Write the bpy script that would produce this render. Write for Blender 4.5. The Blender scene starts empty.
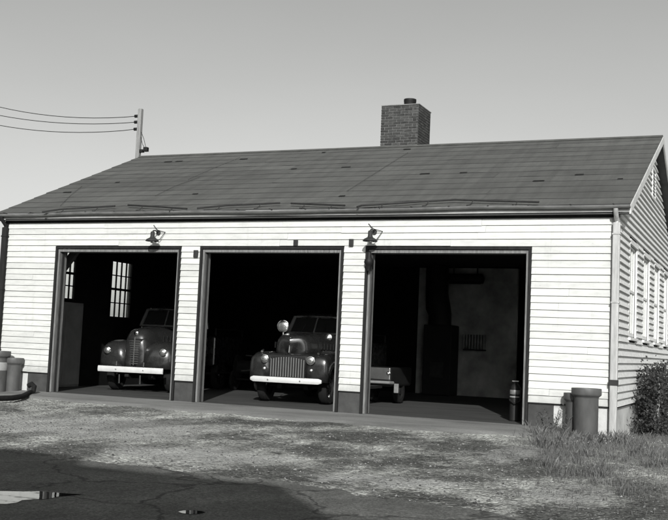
import bpy, bmesh, math, random
import numpy as np
from mathutils import Vector, Matrix
R = math.radians
random.seed(7)
rng = np.random.default_rng(11)
sc = bpy.context.scene
COL = sc.collection

# ------------------------------------------------------------------ camera
CAM = np.array([14.538, -18.381, 1.231]); YAW, PITCH, ROLL, FPX = 0.404, 0.085, 0.043, 1024.474
_fw = np.array([-math.sin(YAW)*math.cos(PITCH), math.cos(YAW)*math.cos(PITCH), math.sin(PITCH)])
_r0 = np.array([math.cos(YAW), math.sin(YAW), 0.0]); _u0 = np.cross(_r0, _fw)
_rt = math.cos(ROLL)*_r0 + math.sin(ROLL)*_u0
_up = -math.sin(ROLL)*_r0 + math.cos(ROLL)*_u0
cd = bpy.data.cameras.new('camera'); cam = bpy.data.objects.new('camera', cd); COL.objects.link(cam)
cd.sensor_width = 36; cd.lens = FPX/668*36; cd.clip_start = 0.05; cd.clip_end = 4000
M = Matrix(((_rt[0], _up[0], -_fw[0], CAM[0]), (_rt[1], _up[1], -_fw[1], CAM[1]), (_rt[2], _up[2], -_fw[2], CAM[2]), (0, 0, 0, 1)))
cam.matrix_world = M
sc.camera = cam

# ------------------------------------------------------------------ sky, sun, exposure
SUN_EL, SUN_AZ = R(26.5), R(22)          # azimuth to the right of the straight-on direction to the front wall
to_sun = Vector((math.sin(SUN_AZ)*math.cos(SUN_EL), -math.cos(SUN_AZ)*math.cos(SUN_EL), math.sin(SUN_EL)))
w = bpy.data.worlds.new('World'); sc.world = w; w.use_nodes = True
nt = w.node_tree; nt.nodes.clear()
sky = nt.nodes.new('ShaderNodeTexSky'); sky.sky_type = 'NISHITA'; sky.sun_disc = False
sky.sun_elevation = SUN_EL; sky.sun_rotation = math.atan2(to_sun.x, to_sun.y)
sky.air_density = 1.0; sky.dust_density = 2.0; sky.ozone_density = 1.0
bw = nt.nodes.new('ShaderNodeRGBToBW'); bg = nt.nodes.new('ShaderNodeBackground'); wo = nt.nodes.new('ShaderNodeOutputWorld')
nt.links.new(sky.outputs[0], bw.inputs[0]); tn = nt.nodes.new('ShaderNodeVectorMath'); tn.operation = 'MULTIPLY'; tn.inputs[1].default_value = (0.992, 1.0, 0.98)
tc_ = nt.nodes.new('ShaderNodeTexCoord'); mpw = nt.nodes.new('ShaderNodeMapping'); mpw.inputs['Scale'].default_value = (2.2, 2.2, 5.0); nw = nt.nodes.new('ShaderNodeTexNoise')
nw.inputs['Scale'].default_value = 1.1; nw.inputs['Detail'].default_value = 5; nw.inputs['Roughness'].default_value = .55; mrw = nt.nodes.new('ShaderNodeMapRange'); mrw.inputs[3].default_value = .93; mrw.inputs[4].default_value = 1.07
mmw = nt.nodes.new('ShaderNodeMath'); mmw.operation = 'MULTIPLY'
nt.links.new(tc_.outputs['Generated'], mpw.inputs[0]); nt.links.new(mpw.outputs[0], nw.inputs['Vector']); nt.links.new(nw.outputs[0], mrw.inputs[0]); nt.links.new(mrw.outputs[0], mmw.inputs[0]); nt.links.new(bw.outputs[0], mmw.inputs[1])
nt.links.new(mmw.outputs[0], tn.inputs[0]); nt.links.new(tn.outputs[0], bg.inputs[0]); nt.links.new(bg.outputs[0], wo.inputs[0])
bg.inputs[1].default_value = 0.142
sl = bpy.data.lights.new('sun', 'SUN'); sl.energy = 4.9; sl.angle = R(0.53); sl.color = (1.0, 0.995, 0.98)
so = bpy.data.objects.new('sun', sl); COL.objects.link(so)
so.rotation_euler = to_sun.to_track_quat('Z', 'Y').to_euler(); so.location = (20, -30, 30)
sc.view_settings.view_transform = 'Standard'; sc.view_settings.look = 'None'
sc.view_settings.exposure = 0.0; sc.view_settings.gamma = 1.0; sc.view_settings.use_curve_mapping = False

def ray(x, y): return _fw*FPX + _rt*(x-334) - _up*(y-260)
def on_plane(x, y, ax, v):             # photo pixel -> point on an axis plane
    d = ray(x, y); return CAM + d*(v-CAM[ax])/d[ax]

# ------------------------------------------------------------------ materials
MATS = {}
def new_mat(name):
    m = bpy.data.materials.new(name); m.use_nodes = True
    n = m.node_tree.nodes; b = n.get('Principled BSDF'); MATS[name] = m
    return m, m.node_tree, n, b
def g(v): return (v*0.994, v, v*0.982, 1)
def ramp(T, src, stops):
    r = T.nodes.new('ShaderNodeValToRGB'); e = r.color_ramp.elements
    while len(e) < len(stops): e.new(0.5)
    for el, (p, v) in zip(e, stops): el.position = p; el.color = g(v) if not isinstance(v, tuple) else v
    T.links.new(src, r.inputs[0]); return r.outputs[0]
def pos(T, scale=(1, 1, 1), rnd=0.0):
    c = T.nodes.new('ShaderNodeNewGeometry').outputs['Position']
    if rnd:
        oi = T.nodes.new('ShaderNodeObjectInfo'); mu = T.nodes.new('ShaderNodeVectorMath'); mu.operation = 'MULTIPLY_ADD'
        cx = T.nodes.new('ShaderNodeCombineXYZ')
        for i in range(3): T.links.new(oi.outputs['Random'], cx.inputs[i])
        mu.inputs[1].default_value = (rnd, rnd*1.7, rnd*0.6); T.links.new(cx.outputs[0], mu.inputs[0]); T.links.new(c, mu.inputs[2]); c = mu.outputs[0]
    mp = T.nodes.new('ShaderNodeMapping'); mp.inputs['Scale'].default_value = scale
    T.links.new(c, mp.inputs[0]); return mp.outputs[0]
def noise(T, vec, scale, detail=4, rough=0.55):
    n = T.nodes.new('ShaderNodeTexNoise'); n.inputs['Scale'].default_value = scale; n.inputs['Detail'].default_value = detail
    n.inputs['Roughness'].default_value = rough; T.links.new(vec, n.inputs['Vector']); return n.outputs[0]
def vor(T, vec, scale, feat='F1', out='Distance'):
    n = T.nodes.new('ShaderNodeTexVoronoi'); n.feature = feat; n.inputs['Scale'].default_value = scale
    T.links.new(vec, n.inputs['Vector']); return n.outputs[out]
def math_(T, op, a, b):
    n = T.nodes.new('ShaderNodeMath'); n.operation = op
    for i, s in enumerate((a, b)):
        if isinstance(s, (int, float)): n.inputs[i].default_value = s
        else: T.links.new(s, n.inputs[i])
    return n.outputs[0]
def mixc(T, fac, a, b, mode='MIX'):
    n = T.nodes.new('ShaderNodeMix'); n.data_type = 'RGBA'; n.blend_type = mode
    for s, i in ((fac, 0), (a, 6), (b, 7)):
        if isinstance(s, (int, float)): n.inputs[i].default_value = s
        elif isinstance(s, tuple): n.inputs[i].default_value = s
        else: T.links.new(s, n.inputs[i])
    return n.outputs[2]
def bump(T, b, h, strength, dist=0.02):
    n = T.nodes.new('ShaderNodeBump'); n.inputs['Strength'].default_value = strength; n.inputs['Distance'].default_value = dist
    T.links.new(h, n.inputs['Height']); T.links.new(n.outputs[0], b.inputs['Normal'])
def simple(name, v, rough=0.7, var=0.25, scale=6.0, metallic=0.0, bmp=0.0, stretch=(1, 1, 1), rnd=3.0, objvar=0.0, spec=0.5):
    m, T, n, b = new_mat(name)
    f = noise(T, pos(T, stretch, rnd), scale, 6, 0.62)
    c = ramp(T, f, [(0.25, v*(1-var)), (0.5, v), (0.75, v*(1+var))])
    if objvar:
        oi = T.nodes.new('ShaderNodeObjectInfo')
        k = ramp(T, oi.outputs['Random'], [(0, 1-objvar), (1, 1+objvar)]); c = mixc(T, 1.0, c, k, 'MULTIPLY')
    T.links.new(c, b.inputs['Base Color']); b.inputs['Roughness'].default_value = rough; b.inputs['Metallic'].default_value = metallic
    b.inputs['Specular IOR Level'].default_value = spec
    if bmp: bump(T, b, f, bmp)
    return m

# white weathered clapboard paint
m, T, n, b = new_mat('white_paint')
P = pos(T, (1, 1, 1), 9.0)
f1 = noise(T, pos(T, (2.2, 2.2, 9), 9.0), 1.4, 6, 0.65)
base = ramp(T, f1, [(0.25, 0.45), (0.5, 0.54), (0.8, 0.60)])
f2 = noise(T, pos(T, (9, 9, 14), 5.0), 1.3, 8, 0.75)
flake = ramp(T, f2, [(0.66, 0.0), (0.74, 1.0)])
base = mixc(T, math_(T, 'MULTIPLY', flake, 0.7), base, g(0.26))
sx_ = T.nodes.new('ShaderNodeSeparateXYZ'); T.links.new(pos(T), sx_.inputs[0])
sp = math_(T, 'ADD', sx_.outputs['Z'], math_(T, 'MULTIPLY', noise(T, pos(T), 5, 6, .7), .5))
base = mixc(T, math_(T, 'MULTIPLY', ramp(T, sp, [(0.66, 1.0), (0.86, 0.0)]), 0.35), base, g(0.16))
sk = noise(T, pos(T, (7, 7, .5)), 1.5, 6, .7); base = mixc(T, math_(T, 'MULTIPLY', ramp(T, sk, [(0.58, 0.0), (0.72, 1.0)]), 0.22), base, g(0.20))
sk2 = noise(T, pos(T, (16, 16, 40), 7.0), 1.5, 3, .6); base = mixc(T, math_(T, 'MULTIPLY', ramp(T, sk2, [(0.70, 0.0), (0.74, 1.0)]), 0.75), base, g(0.10))
oi = T.nodes.new('ShaderNodeObjectInfo'); kk = ramp(T, oi.outputs['Random'], [(0, 0.86), (1, 1.0)])
base = mixc(T, 1.0, base, kk, 'MULTIPLY')
T.links.new(base, b.inputs['Base Color']); b.inputs['Roughness'].default_value = 0.62; bump(T, b, f2, 0.12, 0.01)

# more weathered paint on the gable boards
m, T, n, b = new_mat('worn_paint')
f1 = noise(T, pos(T, (3, 3, 10), 9.0), 1.6, 7, 0.7)
base = ramp(T, f1, [(0.25, 0.44), (0.5, 0.56), (0.75, 0.64)])
f2 = noise(T, pos(T, (7, 7, 16), 5.0), 1.5, 8, 0.75)
base = mixc(T, math_(T, 'MULTIPLY', ramp(T, f2, [(0.60, 0.0), (0.70, 1.0)]), 0.6), base, g(0.24))
T.links.new(base, b.inputs['Base Color']); b.inputs['Roughness'].default_value = 0.75; bump(T, b, f2, 0.2, 0.01)

# whitewashed concrete
m, T, n, b = new_mat('whitewash')
f1 = noise(T, pos(T), 3.0, 8, 0.7)
base = ramp(T, f1, [(0.3, 0.30), (0.5, 0.46), (0.7, 0.54)])
T.links.new(base, b.inputs['Base Color']); b.inputs['Roughness'].default_value = 0.9; bump(T, b, noise(T, pos(T), 30, 6), 0.35, 0.01)

simple('base_paint', 0.05, 0.8, 0.3, 5, bmp=0.15, spec=0.2)
simple('casing_paint', 0.016, 0.75, 0.4, 4, bmp=0.2, stretch=(4, 4, 0.8), spec=0.15)
simple('jamb_wood', 0.14, 0.75, 0.5, 4, bmp=0.3, stretch=(9, 9, 0.9))
simple('trim_grey', 0.30, 0.6, 0.25, 3, bmp=0.1, stretch=(1, 1, 1))
simple('rake_white', 0.50, 0.6, 0.2, 3, bmp=0.1)
simple('dark_wood', 0.05, 0.8, 0.4, 3, bmp=0.2)
simple('galvanised', 0.20, 0.5, 0.4, 3, metallic=0.35, bmp=0.1, stretch=(1, 1, 2))
simple('downspout_metal', 0.36, 0.5, 0.35, 3, metallic=0.2, bmp=0.1, stretch=(5, 5, 0.8))
simple('rust_metal', 0.025, 0.75, 0.4, 8, metallic=0.3, bmp=0.2)
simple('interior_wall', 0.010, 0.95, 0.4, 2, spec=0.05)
simple('interior_pale', 0.36, 0.95, 0.6, 1.3, spec=0.1)
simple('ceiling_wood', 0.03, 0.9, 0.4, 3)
simple('cabinet_paint', 0.16, 0.7, 0.3, 2)
simple('black_metal', 0.010, 0.6, 0.4, 5, metallic=0.0, spec=0.25)
simple('brick', 0.036, 0.9, 0.5, 12, bmp=0.4, rnd=5, objvar=0.45)
simple('mortar', 0.15, 0.95, 0.3, 14, bmp=0.3)
simple('clay', 0.07, 0.55, 0.35, 5, bmp=0.25, stretch=(1, 1, 0.5))
simple('rubber', 0.010, 0.9, 0.4, 12, spec=0.2)
simple('timber', 0.20, 0.85, 0.4, 4, bmp=0.3, stretch=(8, 8, 0.7))
simple('wire', 0.02, 0.6, 0.2, 3)
simple('bumper_white', 0.50, 0.4, 0.12, 5)
simple('chrome', 0.62, 0.14, 0.1, 4, metallic=1.0)
simple('dull_chrome', 0.5, 0.3, 0.2, 6, metallic=1.0)
simple('label_paint', 0.25, 0.6, 0.15, 8)
simple('cloth_pale', 0.35, 0.9, 0.25, 12, bmp=0.2)
simple('cab_trim', 0.10, 0.35, 0.2, 5)
simple('grille_dim', 0.055, 0.35, 0.2, 6)
simple('grille_grey', 0.13, 0.35, 0.2, 6)
simple('house_wall', 0.45, 0.8, 0.2, 3)
simple('tar', 0.02, 0.8, 0.3, 6)
simple('house_roof', 0.10, 0.9, 0.3, 6)

# truck enamel: dark, glossy, dusty
for nm, v in (('enamel_dark', 0.014), ('enamel_grey', 0.017)):
    m, T, n, b = new_mat(nm)
    f = noise(T, pos(T, (1, 1, 1), 3), 5, 6, 0.65)
    T.links.new(ramp(T, f, [(0.3, v*0.85), (0.7, v*1.2)]), b.inputs['Base Color'])
    T.links.new(ramp(T, f, [(0.3, 0.16), (0.7, 0.38)]), b.inputs['Roughness'])
    b.inputs['Coat Weight'].default_value = 0.5; b.inputs['Coat Roughness'].default_value = 0.12
# headlamp lens / dark glass
m, T, n, b = new_mat('lens'); b.inputs['Base Color'].default_value = g(0.5); b.inputs['Metallic'].default_value = 0.9; b.inputs['Roughness'].default_value = 0.22
bump(T, b, noise(T, pos(T, (1, 1, 1)), 60, 2), 0.4, 0.01)
m, T, n, b = new_mat('truck_glass'); b.inputs['Base Color'].default_value = g(0.015); b.inputs['Roughness'].default_value = 0.06
m, T, n, b = new_mat('water')
b.inputs['Base Color'].default_value = g(0.02); b.inputs['Roughness'].default_value = 0.015; b.inputs['IOR'].default_value = 1.33
bump(T, b, noise(T, pos(T, (1, 1, 1)), 5, 2), 0.02, 0.01)
# window glass: clear with a Fresnel reflection
def glass(name, tint):
    m, T, n, b = new_mat(name); n.remove(b)
    tr = n.new('ShaderNodeBsdfTransparent'); tr.inputs[0].default_value = g(tint)
    gl = n.new('ShaderNodeBsdfGlossy'); gl.inputs['Roughness'].default_value = 0.03; gl.inputs[0].default_value = g(0.95)
    fr = n.new('ShaderNodeFresnel')
    ge = n.new('ShaderNodeNewGeometry'); ml = n.new('ShaderNodeMath'); ml.operation = 'MULTIPLY_ADD'
    ml.inputs[1].default_value = 1/1.5-1.5; ml.inputs[2].default_value = 1.5; T.links.new(ge.outputs['Backfacing'], ml.inputs[0]); T.links.new(ml.outputs[0], fr.inputs[0])
    mx = n.new('ShaderNodeMixShader'); T.links.new(fr.outputs[0], mx.inputs[0]); T.links.new(tr.outputs[0], mx.inputs[1]); T.links.new(gl.outputs[0], mx.inputs[2])
    T.links.new(mx.outputs[0], n['Material Output'].inputs[0])
glass('window_glass', 1.0)

# roll roofing
m, T, n, b = new_mat('roofing')
f1 = noise(T, pos(T, (0.5, 1.4, 1.4), 4.0), 1.2, 7, 0.68)
c = ramp(T, f1, [(0.25, 0.058), (0.5, 0.076), (0.75, 0.095)])
f2 = noise(T, pos(T), 90, 3, 0.7); c = mixc(T, 0.55, c, ramp(T, f2, [(0.3, 0.55), (0.7, 1.25)]), 'MULTIPLY')
st = noise(T, pos(T, (3.5, 0.35, 0.35)), 1.5, 5, 0.6); c = mixc(T, 0.6, c, ramp(T, st, [(0.35, 0.7), (0.6, 1.08)]), 'MULTIPLY')
oi = T.nodes.new('ShaderNodeObjectInfo'); c = mixc(T, 1.0, c, ramp(T, oi.outputs['Random'], [(0, 0.88), (1, 1.1)]), 'MULTIPLY')
T.links.new(c, b.inputs['Base Color']); b.inputs['Roughness'].default_value = 0.95; bump(T, b, f2, 0.4, 0.006)

# gravel and packed dirt
m, T, n, b = new_mat('gravel')
Pn = pos(T); Ps = pos(T, (1.2, 0.6, 1))
big = noise(T, Ps, 0.55, 5, 0.62); mid = noise(T, pos(T, (1.5, 0.8, 1)), 1.4, 7, 0.7); fine = noise(T, Pn, 38, 5, 0.7)
c = ramp(T, mid, [(0.32, 0.15), (0.48, 0.30), (0.64, 0.50)])
damp = ramp(T, big, [(0.40, 1.0), (0.54, 0.0)])
def blot(cx, cy, rx, ry, soft=0.6):      # soft-edged stain with its own shape, ragged by noise
    wob = T.nodes.new('ShaderNodeVectorMath'); wob.operation = 'MULTIPLY_ADD'; nz = T.nodes.new('ShaderNodeTexNoise')
    nz.inputs['Scale'].default_value = 1.7; nz.inputs['Detail'].default_value = 6; nz.inputs['Roughness'].default_value = .7; T.links.new(Pn, nz.inputs['Vector'])
    wob.inputs[1].default_value = (2.4, 2.8, 0); T.links.new(nz.outputs['Color'], wob.inputs[0]); T.links.new(Pn, wob.inputs[2])
    mp = T.nodes.new('ShaderNodeMapping'); mp.vector_type = 'POINT'; mp.inputs['Location'].default_value = (-(cx+1.2)/rx, -(cy+1.4)/ry, 0); mp.inputs['Scale'].default_value = (1/rx, 1/ry, 0)
    T.links.new(wob.outputs[0], mp.inputs[0]); ln = T.nodes.new('ShaderNodeVectorMath'); ln.operation = 'LENGTH'; T.links.new(mp.outputs[0], ln.inputs[0])
    return ramp(T, ln.outputs['Value'], [(1-soft*.9, 1.0), (1.0, 0.0)])
stain = damp
for q_ in ((8.6, -3.0, 1.3, 1.4), (10.2, -3.4, .9, 1.6), (6.3, -2.2, 1.3, .7), (8.9, -5.2, .9, 1.1), (3.2, -2.6, .7, .5), (10.3, -5.6, .9, 1.2), (9.4, -8.1, 1.6, .45), (11.6, -8.6, 1.1, .45), (11.2, -6.8, .8, .9), (7.1, -4.4, .5, 1.0), (1.5, -3.4, .5, .8)):
    stain = math_(T, 'MAXIMUM', stain, blot(*q_))
pale = None
for q_ in ((4.6, -4.6, 2.6, 2.0), (7.7, -6.8, 1.7, 1.1), (1.6, -6.0, 1.6, 1.6), (11.3, -3.6, .5, 1.4), (10.6, -7.6, 1.0, .5), (12.6, -7.4, .5, 1.0)):
    p_ = blot(*q_, soft=.5); pale = p_ if pale is None else math_(T, 'MAXIMUM', pale, p_)
c = mixc(T, math_(T, 'MULTIPLY', pale, 0.6), c, g(0.34))
stain = math_(T, 'MULTIPLY', stain, math_(T, 'SUBTRACT', 1.0, math_(T, 'MULTIPLY', pale, 0.55)))
c = mixc(T, math_(T, 'MULTIPLY', stain, 0.85), c, g(0.05))
grain = math_(T, 'SUBTRACT', 0.9, math_(T, 'MULTIPLY', pale, 0.5))
cells = vor(T, Pn, 26, 'F1', 'Color'); cb = T.nodes.new('ShaderNodeRGBToBW'); T.links.new(cells, cb.inputs[0])
c = mixc(T, grain, c, ramp(T, cb.outputs[0], [(0.15, 0.5), (0.5, 0.95), (0.9, 1.55)]), 'MULTIPLY')
c = mixc(T, grain, c, ramp(T, noise(T, Pn, 24, 6, 0.75), [(0.36, 0.35), (0.64, 1.6)]), 'MULTIPLY')
T.links.new(c, b.inputs['Base Color']); b.inputs['Roughness'].default_value = 0.95; b.inputs['Specular IOR Level'].default_value = 0.2
h = math_(T, 'ADD', math_(T, 'MULTIPLY', vor(T, Pn, 26), -1.0), math_(T, 'MULTIPLY', noise(T, Pn, 9, 5), 1.4))
bump(T, b, h, 0.9, 0.03)
simple('pebble', 0.30, 0.9, 0.3, 20, rnd=0)
m, T, n, b = MATS['pebble'], MATS['pebble'].node_tree, MATS['pebble'].node_tree.nodes, MATS['pebble'].node_tree.nodes['Principled BSDF']
cc = vor(T, pos(T), 18, 'F1', 'Color'); cb = T.nodes.new('ShaderNodeRGBToBW'); T.links.new(cc, cb.inputs[0])
T.links.new(ramp(T, cb.outputs[0], [(0.15, 0.04), (0.5, 0.13), (0.9, 0.26)]), b.inputs['Base Color'])
# asphalt road
m, T, n, b = new_mat('asphalt')
f1 = noise(T, pos(T, (1.1, 0.8, 1)), 1.3, 7, 0.7); f2 = noise(T, pos(T), 55, 5, 0.75)
c = ramp(T, f1, [(0.3, 0.06), (0.5, 0.095), (0.7, 0.145)]); c = mixc(T, 0.9, c, ramp(T, f2, [(0.32, 0.45), (0.68, 1.6)]), 'MULTIPLY')
wv = T.nodes.new('ShaderNodeVectorMath'); wv.operation = 'MULTIPLY_ADD'; nz = T.nodes.new('ShaderNodeTexNoise'); nz.inputs['Scale'].default_value = 2.5; nz.inputs['Detail'].default_value = 5
Pa = pos(T); T.links.new(Pa, nz.inputs['Vector']); wv.inputs[1].default_value = (.7, .7, 0); T.links.new(nz.outputs['Color'], wv.inputs[0]); T.links.new(Pa, wv.inputs[2])
ck = ramp(T, vor(T, wv.outputs[0], 0.55, 'DISTANCE_TO_EDGE'), [(0.006, 1.0), (0.016, 0.0)])
c = mixc(T, math_(T, 'MULTIPLY', ck, 0.75), c, g(0.02))
agg = vor(T, Pa, 45, 'F1', 'Color'); ab = T.nodes.new('ShaderNodeRGBToBW'); T.links.new(agg, ab.inputs[0]); c = mixc(T, 0.7, c, ramp(T, ab.outputs[0], [(0.2, 0.6), (0.8, 1.5)]), 'MULTIPLY')
T.links.new(c, b.inputs['Base Color']); b.inputs['Roughness'].default_value = 0.85; b.inputs['Specular IOR Level'].default_value = .3
bump(T, b, math_(T, 'ADD', f2, math_(T, 'MULTIPLY', ck, -1.0)), 0.6, 0.012)
# apron / floor concrete
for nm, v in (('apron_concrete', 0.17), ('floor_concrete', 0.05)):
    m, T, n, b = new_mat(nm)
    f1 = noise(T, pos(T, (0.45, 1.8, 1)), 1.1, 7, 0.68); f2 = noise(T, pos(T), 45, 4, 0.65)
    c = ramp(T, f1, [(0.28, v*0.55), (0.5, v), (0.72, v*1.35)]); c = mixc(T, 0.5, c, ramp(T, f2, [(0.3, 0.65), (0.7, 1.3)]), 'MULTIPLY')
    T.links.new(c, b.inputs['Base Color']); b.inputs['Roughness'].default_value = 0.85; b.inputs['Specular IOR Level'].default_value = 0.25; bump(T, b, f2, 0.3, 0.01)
# plants
for nm, v in (('grass', 0.085), ('leaf', 0.028), ('weed', 0.07), ('clover', 0.40)):
    m, T, n, b = new_mat(nm)
    f = noise(T, pos(T), 9, 5, 0.75)
    T.links.new(ramp(T, f, [(0.33, v*0.35), (0.67, v*1.9)]), b.inputs['Base Color']); b.inputs['Roughness'].default_value = 0.7
    b.inputs['Specular IOR Level'].default_value = 0.3
simple('bark', 0.22, 0.95, 0.5, 9, bmp=0.4, stretch=(3, 3, 0.6))

# ------------------------------------------------------------------ mesh helpers
class MB:
    def __init__(s): s.v = []; s.f = []
    def add(s, vs, fs):
        o = len(s.v); s.v += [tuple(map(float, q)) for q in vs]; s.f += [tuple(i+o for i in q) for q in fs]; return s
    def box(s, x0, x1, y0, y1, z0, z1):
        return s.add([(x0,y0,z0),(x1,y0,z0),(x1,y1,z0),(x0,y1,z0),(x0,y0,z1),(x1,y0,z1),(x1,y1,z1),(x0,y1,z1)],
                     [(0,3,2,1),(4,5,6,7),(0,1,5,4),(1,2,6,5),(2,3,7,6),(3,0,4,7)])
    def tube(s, pts, r, n=8, caps=True):
        P = [Vector(q) for q in pts]; k = len(P); rs = r if isinstance(r, (list, tuple)) else [r]*k
        vs = []; a = None
        for i in range(k):
            t = (P[min(i+1, k-1)] - P[max(i-1, 0)])
            t = t.normalized() if t.length > 1e-9 else Vector((0, 0, 1))
            if a is None or abs(a.dot(t)) > 0.99: a = t.orthogonal().normalized()
            a = (a - t*a.dot(t)).normalized(); bb = t.cross(a)
            for j in range(n):
                th = 2*math.pi*j/n; vs.append(P[i] + (a*math.cos(th) + bb*math.sin(th))*rs[i])
        fs = [(i*n+j, i*n+(j+1) % n, (i+1)*n+(j+1) % n, (i+1)*n+j) for i in range(k-1) for j in range(n)]
        if caps: fs += [tuple(range(n-1, -1, -1)), tuple(range((k-1)*n, k*n))]
        return s.add(vs, fs)
    def lathe(s, prof, c=(0, 0, 0), axis=2, n=24, caps=True):      # prof: (radius, height)
        vs = []
        for r, h in prof:
            for j in range(n):
                th = 2*math.pi*j/n; a, b2 = r*math.cos(th), r*math.sin(th)
                q = {2: (a, b2, h), 1: (a, h, -b2), 0: (h, a, b2)}[axis]
                vs.append((q[0]+c[0], q[1]+c[1], q[2]+c[2]))
        k = len(prof)
        fs = [(i*n+j, i*n+(j+1) % n, (i+1)*n+(j+1) % n, (i+1)*n+j) for i in range(k-1) for j in range(n)]
        if caps: fs += [tuple(range(n-1, -1, -1)), tuple(range((k-1)*n, k*n))]
        return s.add(vs, fs)
    def rings(s, rr, closed=True, caps=True):
        n = len(rr[0]); vs = [q for ring in rr for q in ring]; k = len(rr)
        m_ = n if closed else n-1
        fs = [(i*n+j, i*n+(j+1) % n, (i+1)*n+(j+1) % n, (i+1)*n+j) for i in range(k-1) for j in range(m_)]
        if caps: fs += [tuple(range(n-1, -1, -1)), tuple(range((k-1)*n, k*n))]
        return s.add(vs, fs)
    def bar(s, a, b2, w, h):       # rectangular bar from a to b
        a = Vector(a); b2 = Vector(b2); t = (b2-a).normalized(); sd = t.cross(Vector((0, 0, 1)))
        sd = sd.normalized() if sd.length > 1e-6 else Vector((1, 0, 0)); u = sd.cross(t)
        vs = [q + sd*sx*w/2 + u*su*h/2 for q in (a, b2) for sx, su in ((-1,-1),(1,-1),(1,1),(-1,1))]
        return s.add(vs, [(3,2,1,0),(4,5,6,7),(0,1,5,4),(1,2,6,5),(2,3,7,6),(3,0,4,7)])
    def mesh(s, name):
        me = bpy.data.meshes.new(name); me.from_pydata(s.v, [], s.f); me.validate()
        bm = bmesh.new(); bm.from_mesh(me); bmesh.ops.remove_doubles(bm, verts=bm.verts, dist=1e-5); bmesh.ops.recalc_face_normals(bm, faces=bm.faces); bm.to_mesh(me); bm.free()
        return me
    def obj(s, name, mat, parent=None, smooth=False, bevel=0, sub=0, solid=0):
        me = s.mesh(name); return mesh_obj(name, me, mat, parent, smooth, bevel, sub, solid)
def mesh_obj(name, me, mat, parent=None, smooth=False, bevel=0, sub=0, solid=0):
    if mat and not me.materials: me.materials.append(MATS[mat])
    o = bpy.data.objects.new(name, me); COL.objects.link(o); o.parent = parent
    if smooth:
        for p_ in me.polygons: p_.use_smooth = True
    if solid: md = o.modifiers.new('solid', 'SOLIDIFY'); md.thickness = solid; md.offset = -1
    if bevel: md = o.modifiers.new('bevel', 'BEVEL'); md.width = bevel; md.segments = 2; md.limit_method = 'ANGLE'
    if sub: md = o.modifiers.new('sub', 'SUBSURF'); md.levels = sub; md.render_levels = sub
    if smooth and not sub: me.set_sharp_from_angle(angle=R(40))
    return o
def tag(o, label=None, cat=None, group=None, kind=None):
    if label: o['label'] = label
    if cat: o['category'] = cat
    if group: o['group'] = group
    if kind: o['kind'] = kind
    return o
def thing(name, label, cat, loc=(0, 0, 0), rz=0, group=None):
    o = bpy.data.objects.new(name, None); COL.objects.link(o); o.location = loc; o.rotation_euler = (0, 0, rz); o.empty_display_size = 0.2
    return tag(o, label, cat, group)
def copy_tree(o, parent=None):
    c = o.copy(); COL.objects.link(c); c.parent = parent
    for ch in list(o.children): copy_tree(ch, c)
    return c

# ------------------------------------------------------------------ building dimensions
XL, XR = -1.43, 12.07; DW, PW, DH = 3.221, 0.455, 3.20
DX = [(i*(DW+PW), i*(DW+PW)+DW) for i in range(3)]
ZS, NC = 0.41, 26; EXP = 0.1273; ZT = ZS + NC*EXP
YE, ZE, YR, ZR = -0.16, 3.93, 5.437, 6.294; SL = (ZR-ZE)/(YR-YE); YB = 10.87
RX0, RX1 = XL-0.214, XR+0.214
def roof_z(y): return ZE + SL*(y-YE) if y <= YR else ZR - SL*(y-YR)

# ------------------------------------------------------------------ ground
def ground_z(x, y):
    # apron falls gently from the floor, then nearly level; lower by the right corner
    d = np.maximum(0, -y)
    z = -0.03 - 0.075*np.clip(d/1.4, 0, 1) - 0.095*np.clip((d-1.3)/4.0, 0, 1)
    rr = np.clip((x-10.9)/0.5, 0, 1); rr = rr*rr*(3-2*rr)
    near = np.clip((2.2-d)/1.6, 0, 1)
    z = z - rr*near*0.115
    zl = np.clip((-0.6-x)/0.5, 0, 1); z = z - zl*near*0.08
    inside = (y > 0.0) & (x > XL) & (x < XR)
    z = np.where(inside, -0.23, z)
    z = np.where((y > 0.0) & ~inside, np.where(x > XR, -0.21 + 0.0*x, -0.19), z)
    return z
def sheet(name, xs, ys, zf, mat):
    X, Y = np.meshgrid(xs, ys); Z = zf(X, Y); nx, ny = len(xs), len(ys)
    me = bpy.data.meshes.new(name)
    me.from_pydata(np.stack([X, Y, Z], -1).reshape(-1, 3).tolist(), [], [(j*nx+i, j*nx+i+1, (j+1)*nx+i+1, (j+1)*nx+i) for j in range(ny-1) for i in range(nx-1)])
    return mesh_obj(name, me, mat, None, True)
_rough = rng.normal(0, 1, (80, 80))
def undul(X, Y):
    return 0.006*(np.sin(X*3.1+np.sin(Y*2.3)*1.4)*np.cos(Y*4.3+X*0.7) + 0.6*np.sin(X*7.7+Y*3.9)*np.sin(Y*9.1-X*2.2))
xs = np.concatenate([np.linspace(-1500, -40, 12), np.linspace(-30, -3, 10), np.linspace(-2.5, 20, 181), np.linspace(22, 60, 12), np.linspace(90, 1500, 12)])
ys = np.concatenate([np.linspace(-1500, -60, 10), np.linspace(-50, -16, 12), np.linspace(-15, -0.05, 150), np.array([-0.001, 0.3, 1, 2, 3, 4, 5, 6, 7, 8, 9, 10, 11, 14]), np.linspace(20, 60, 6), np.linspace(100, 1500, 10)])
def gz(X, Y):
    return ground_z(X, Y) - 0.012 + undul(X, Y)*((Y < -1.6) & (Y > -15))
gr = sheet('ground', xs, ys, gz, 'gravel'); tag(gr, 'light gravel and packed dirt yard in front of the fire station', 'ground', kind='structure')

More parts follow.
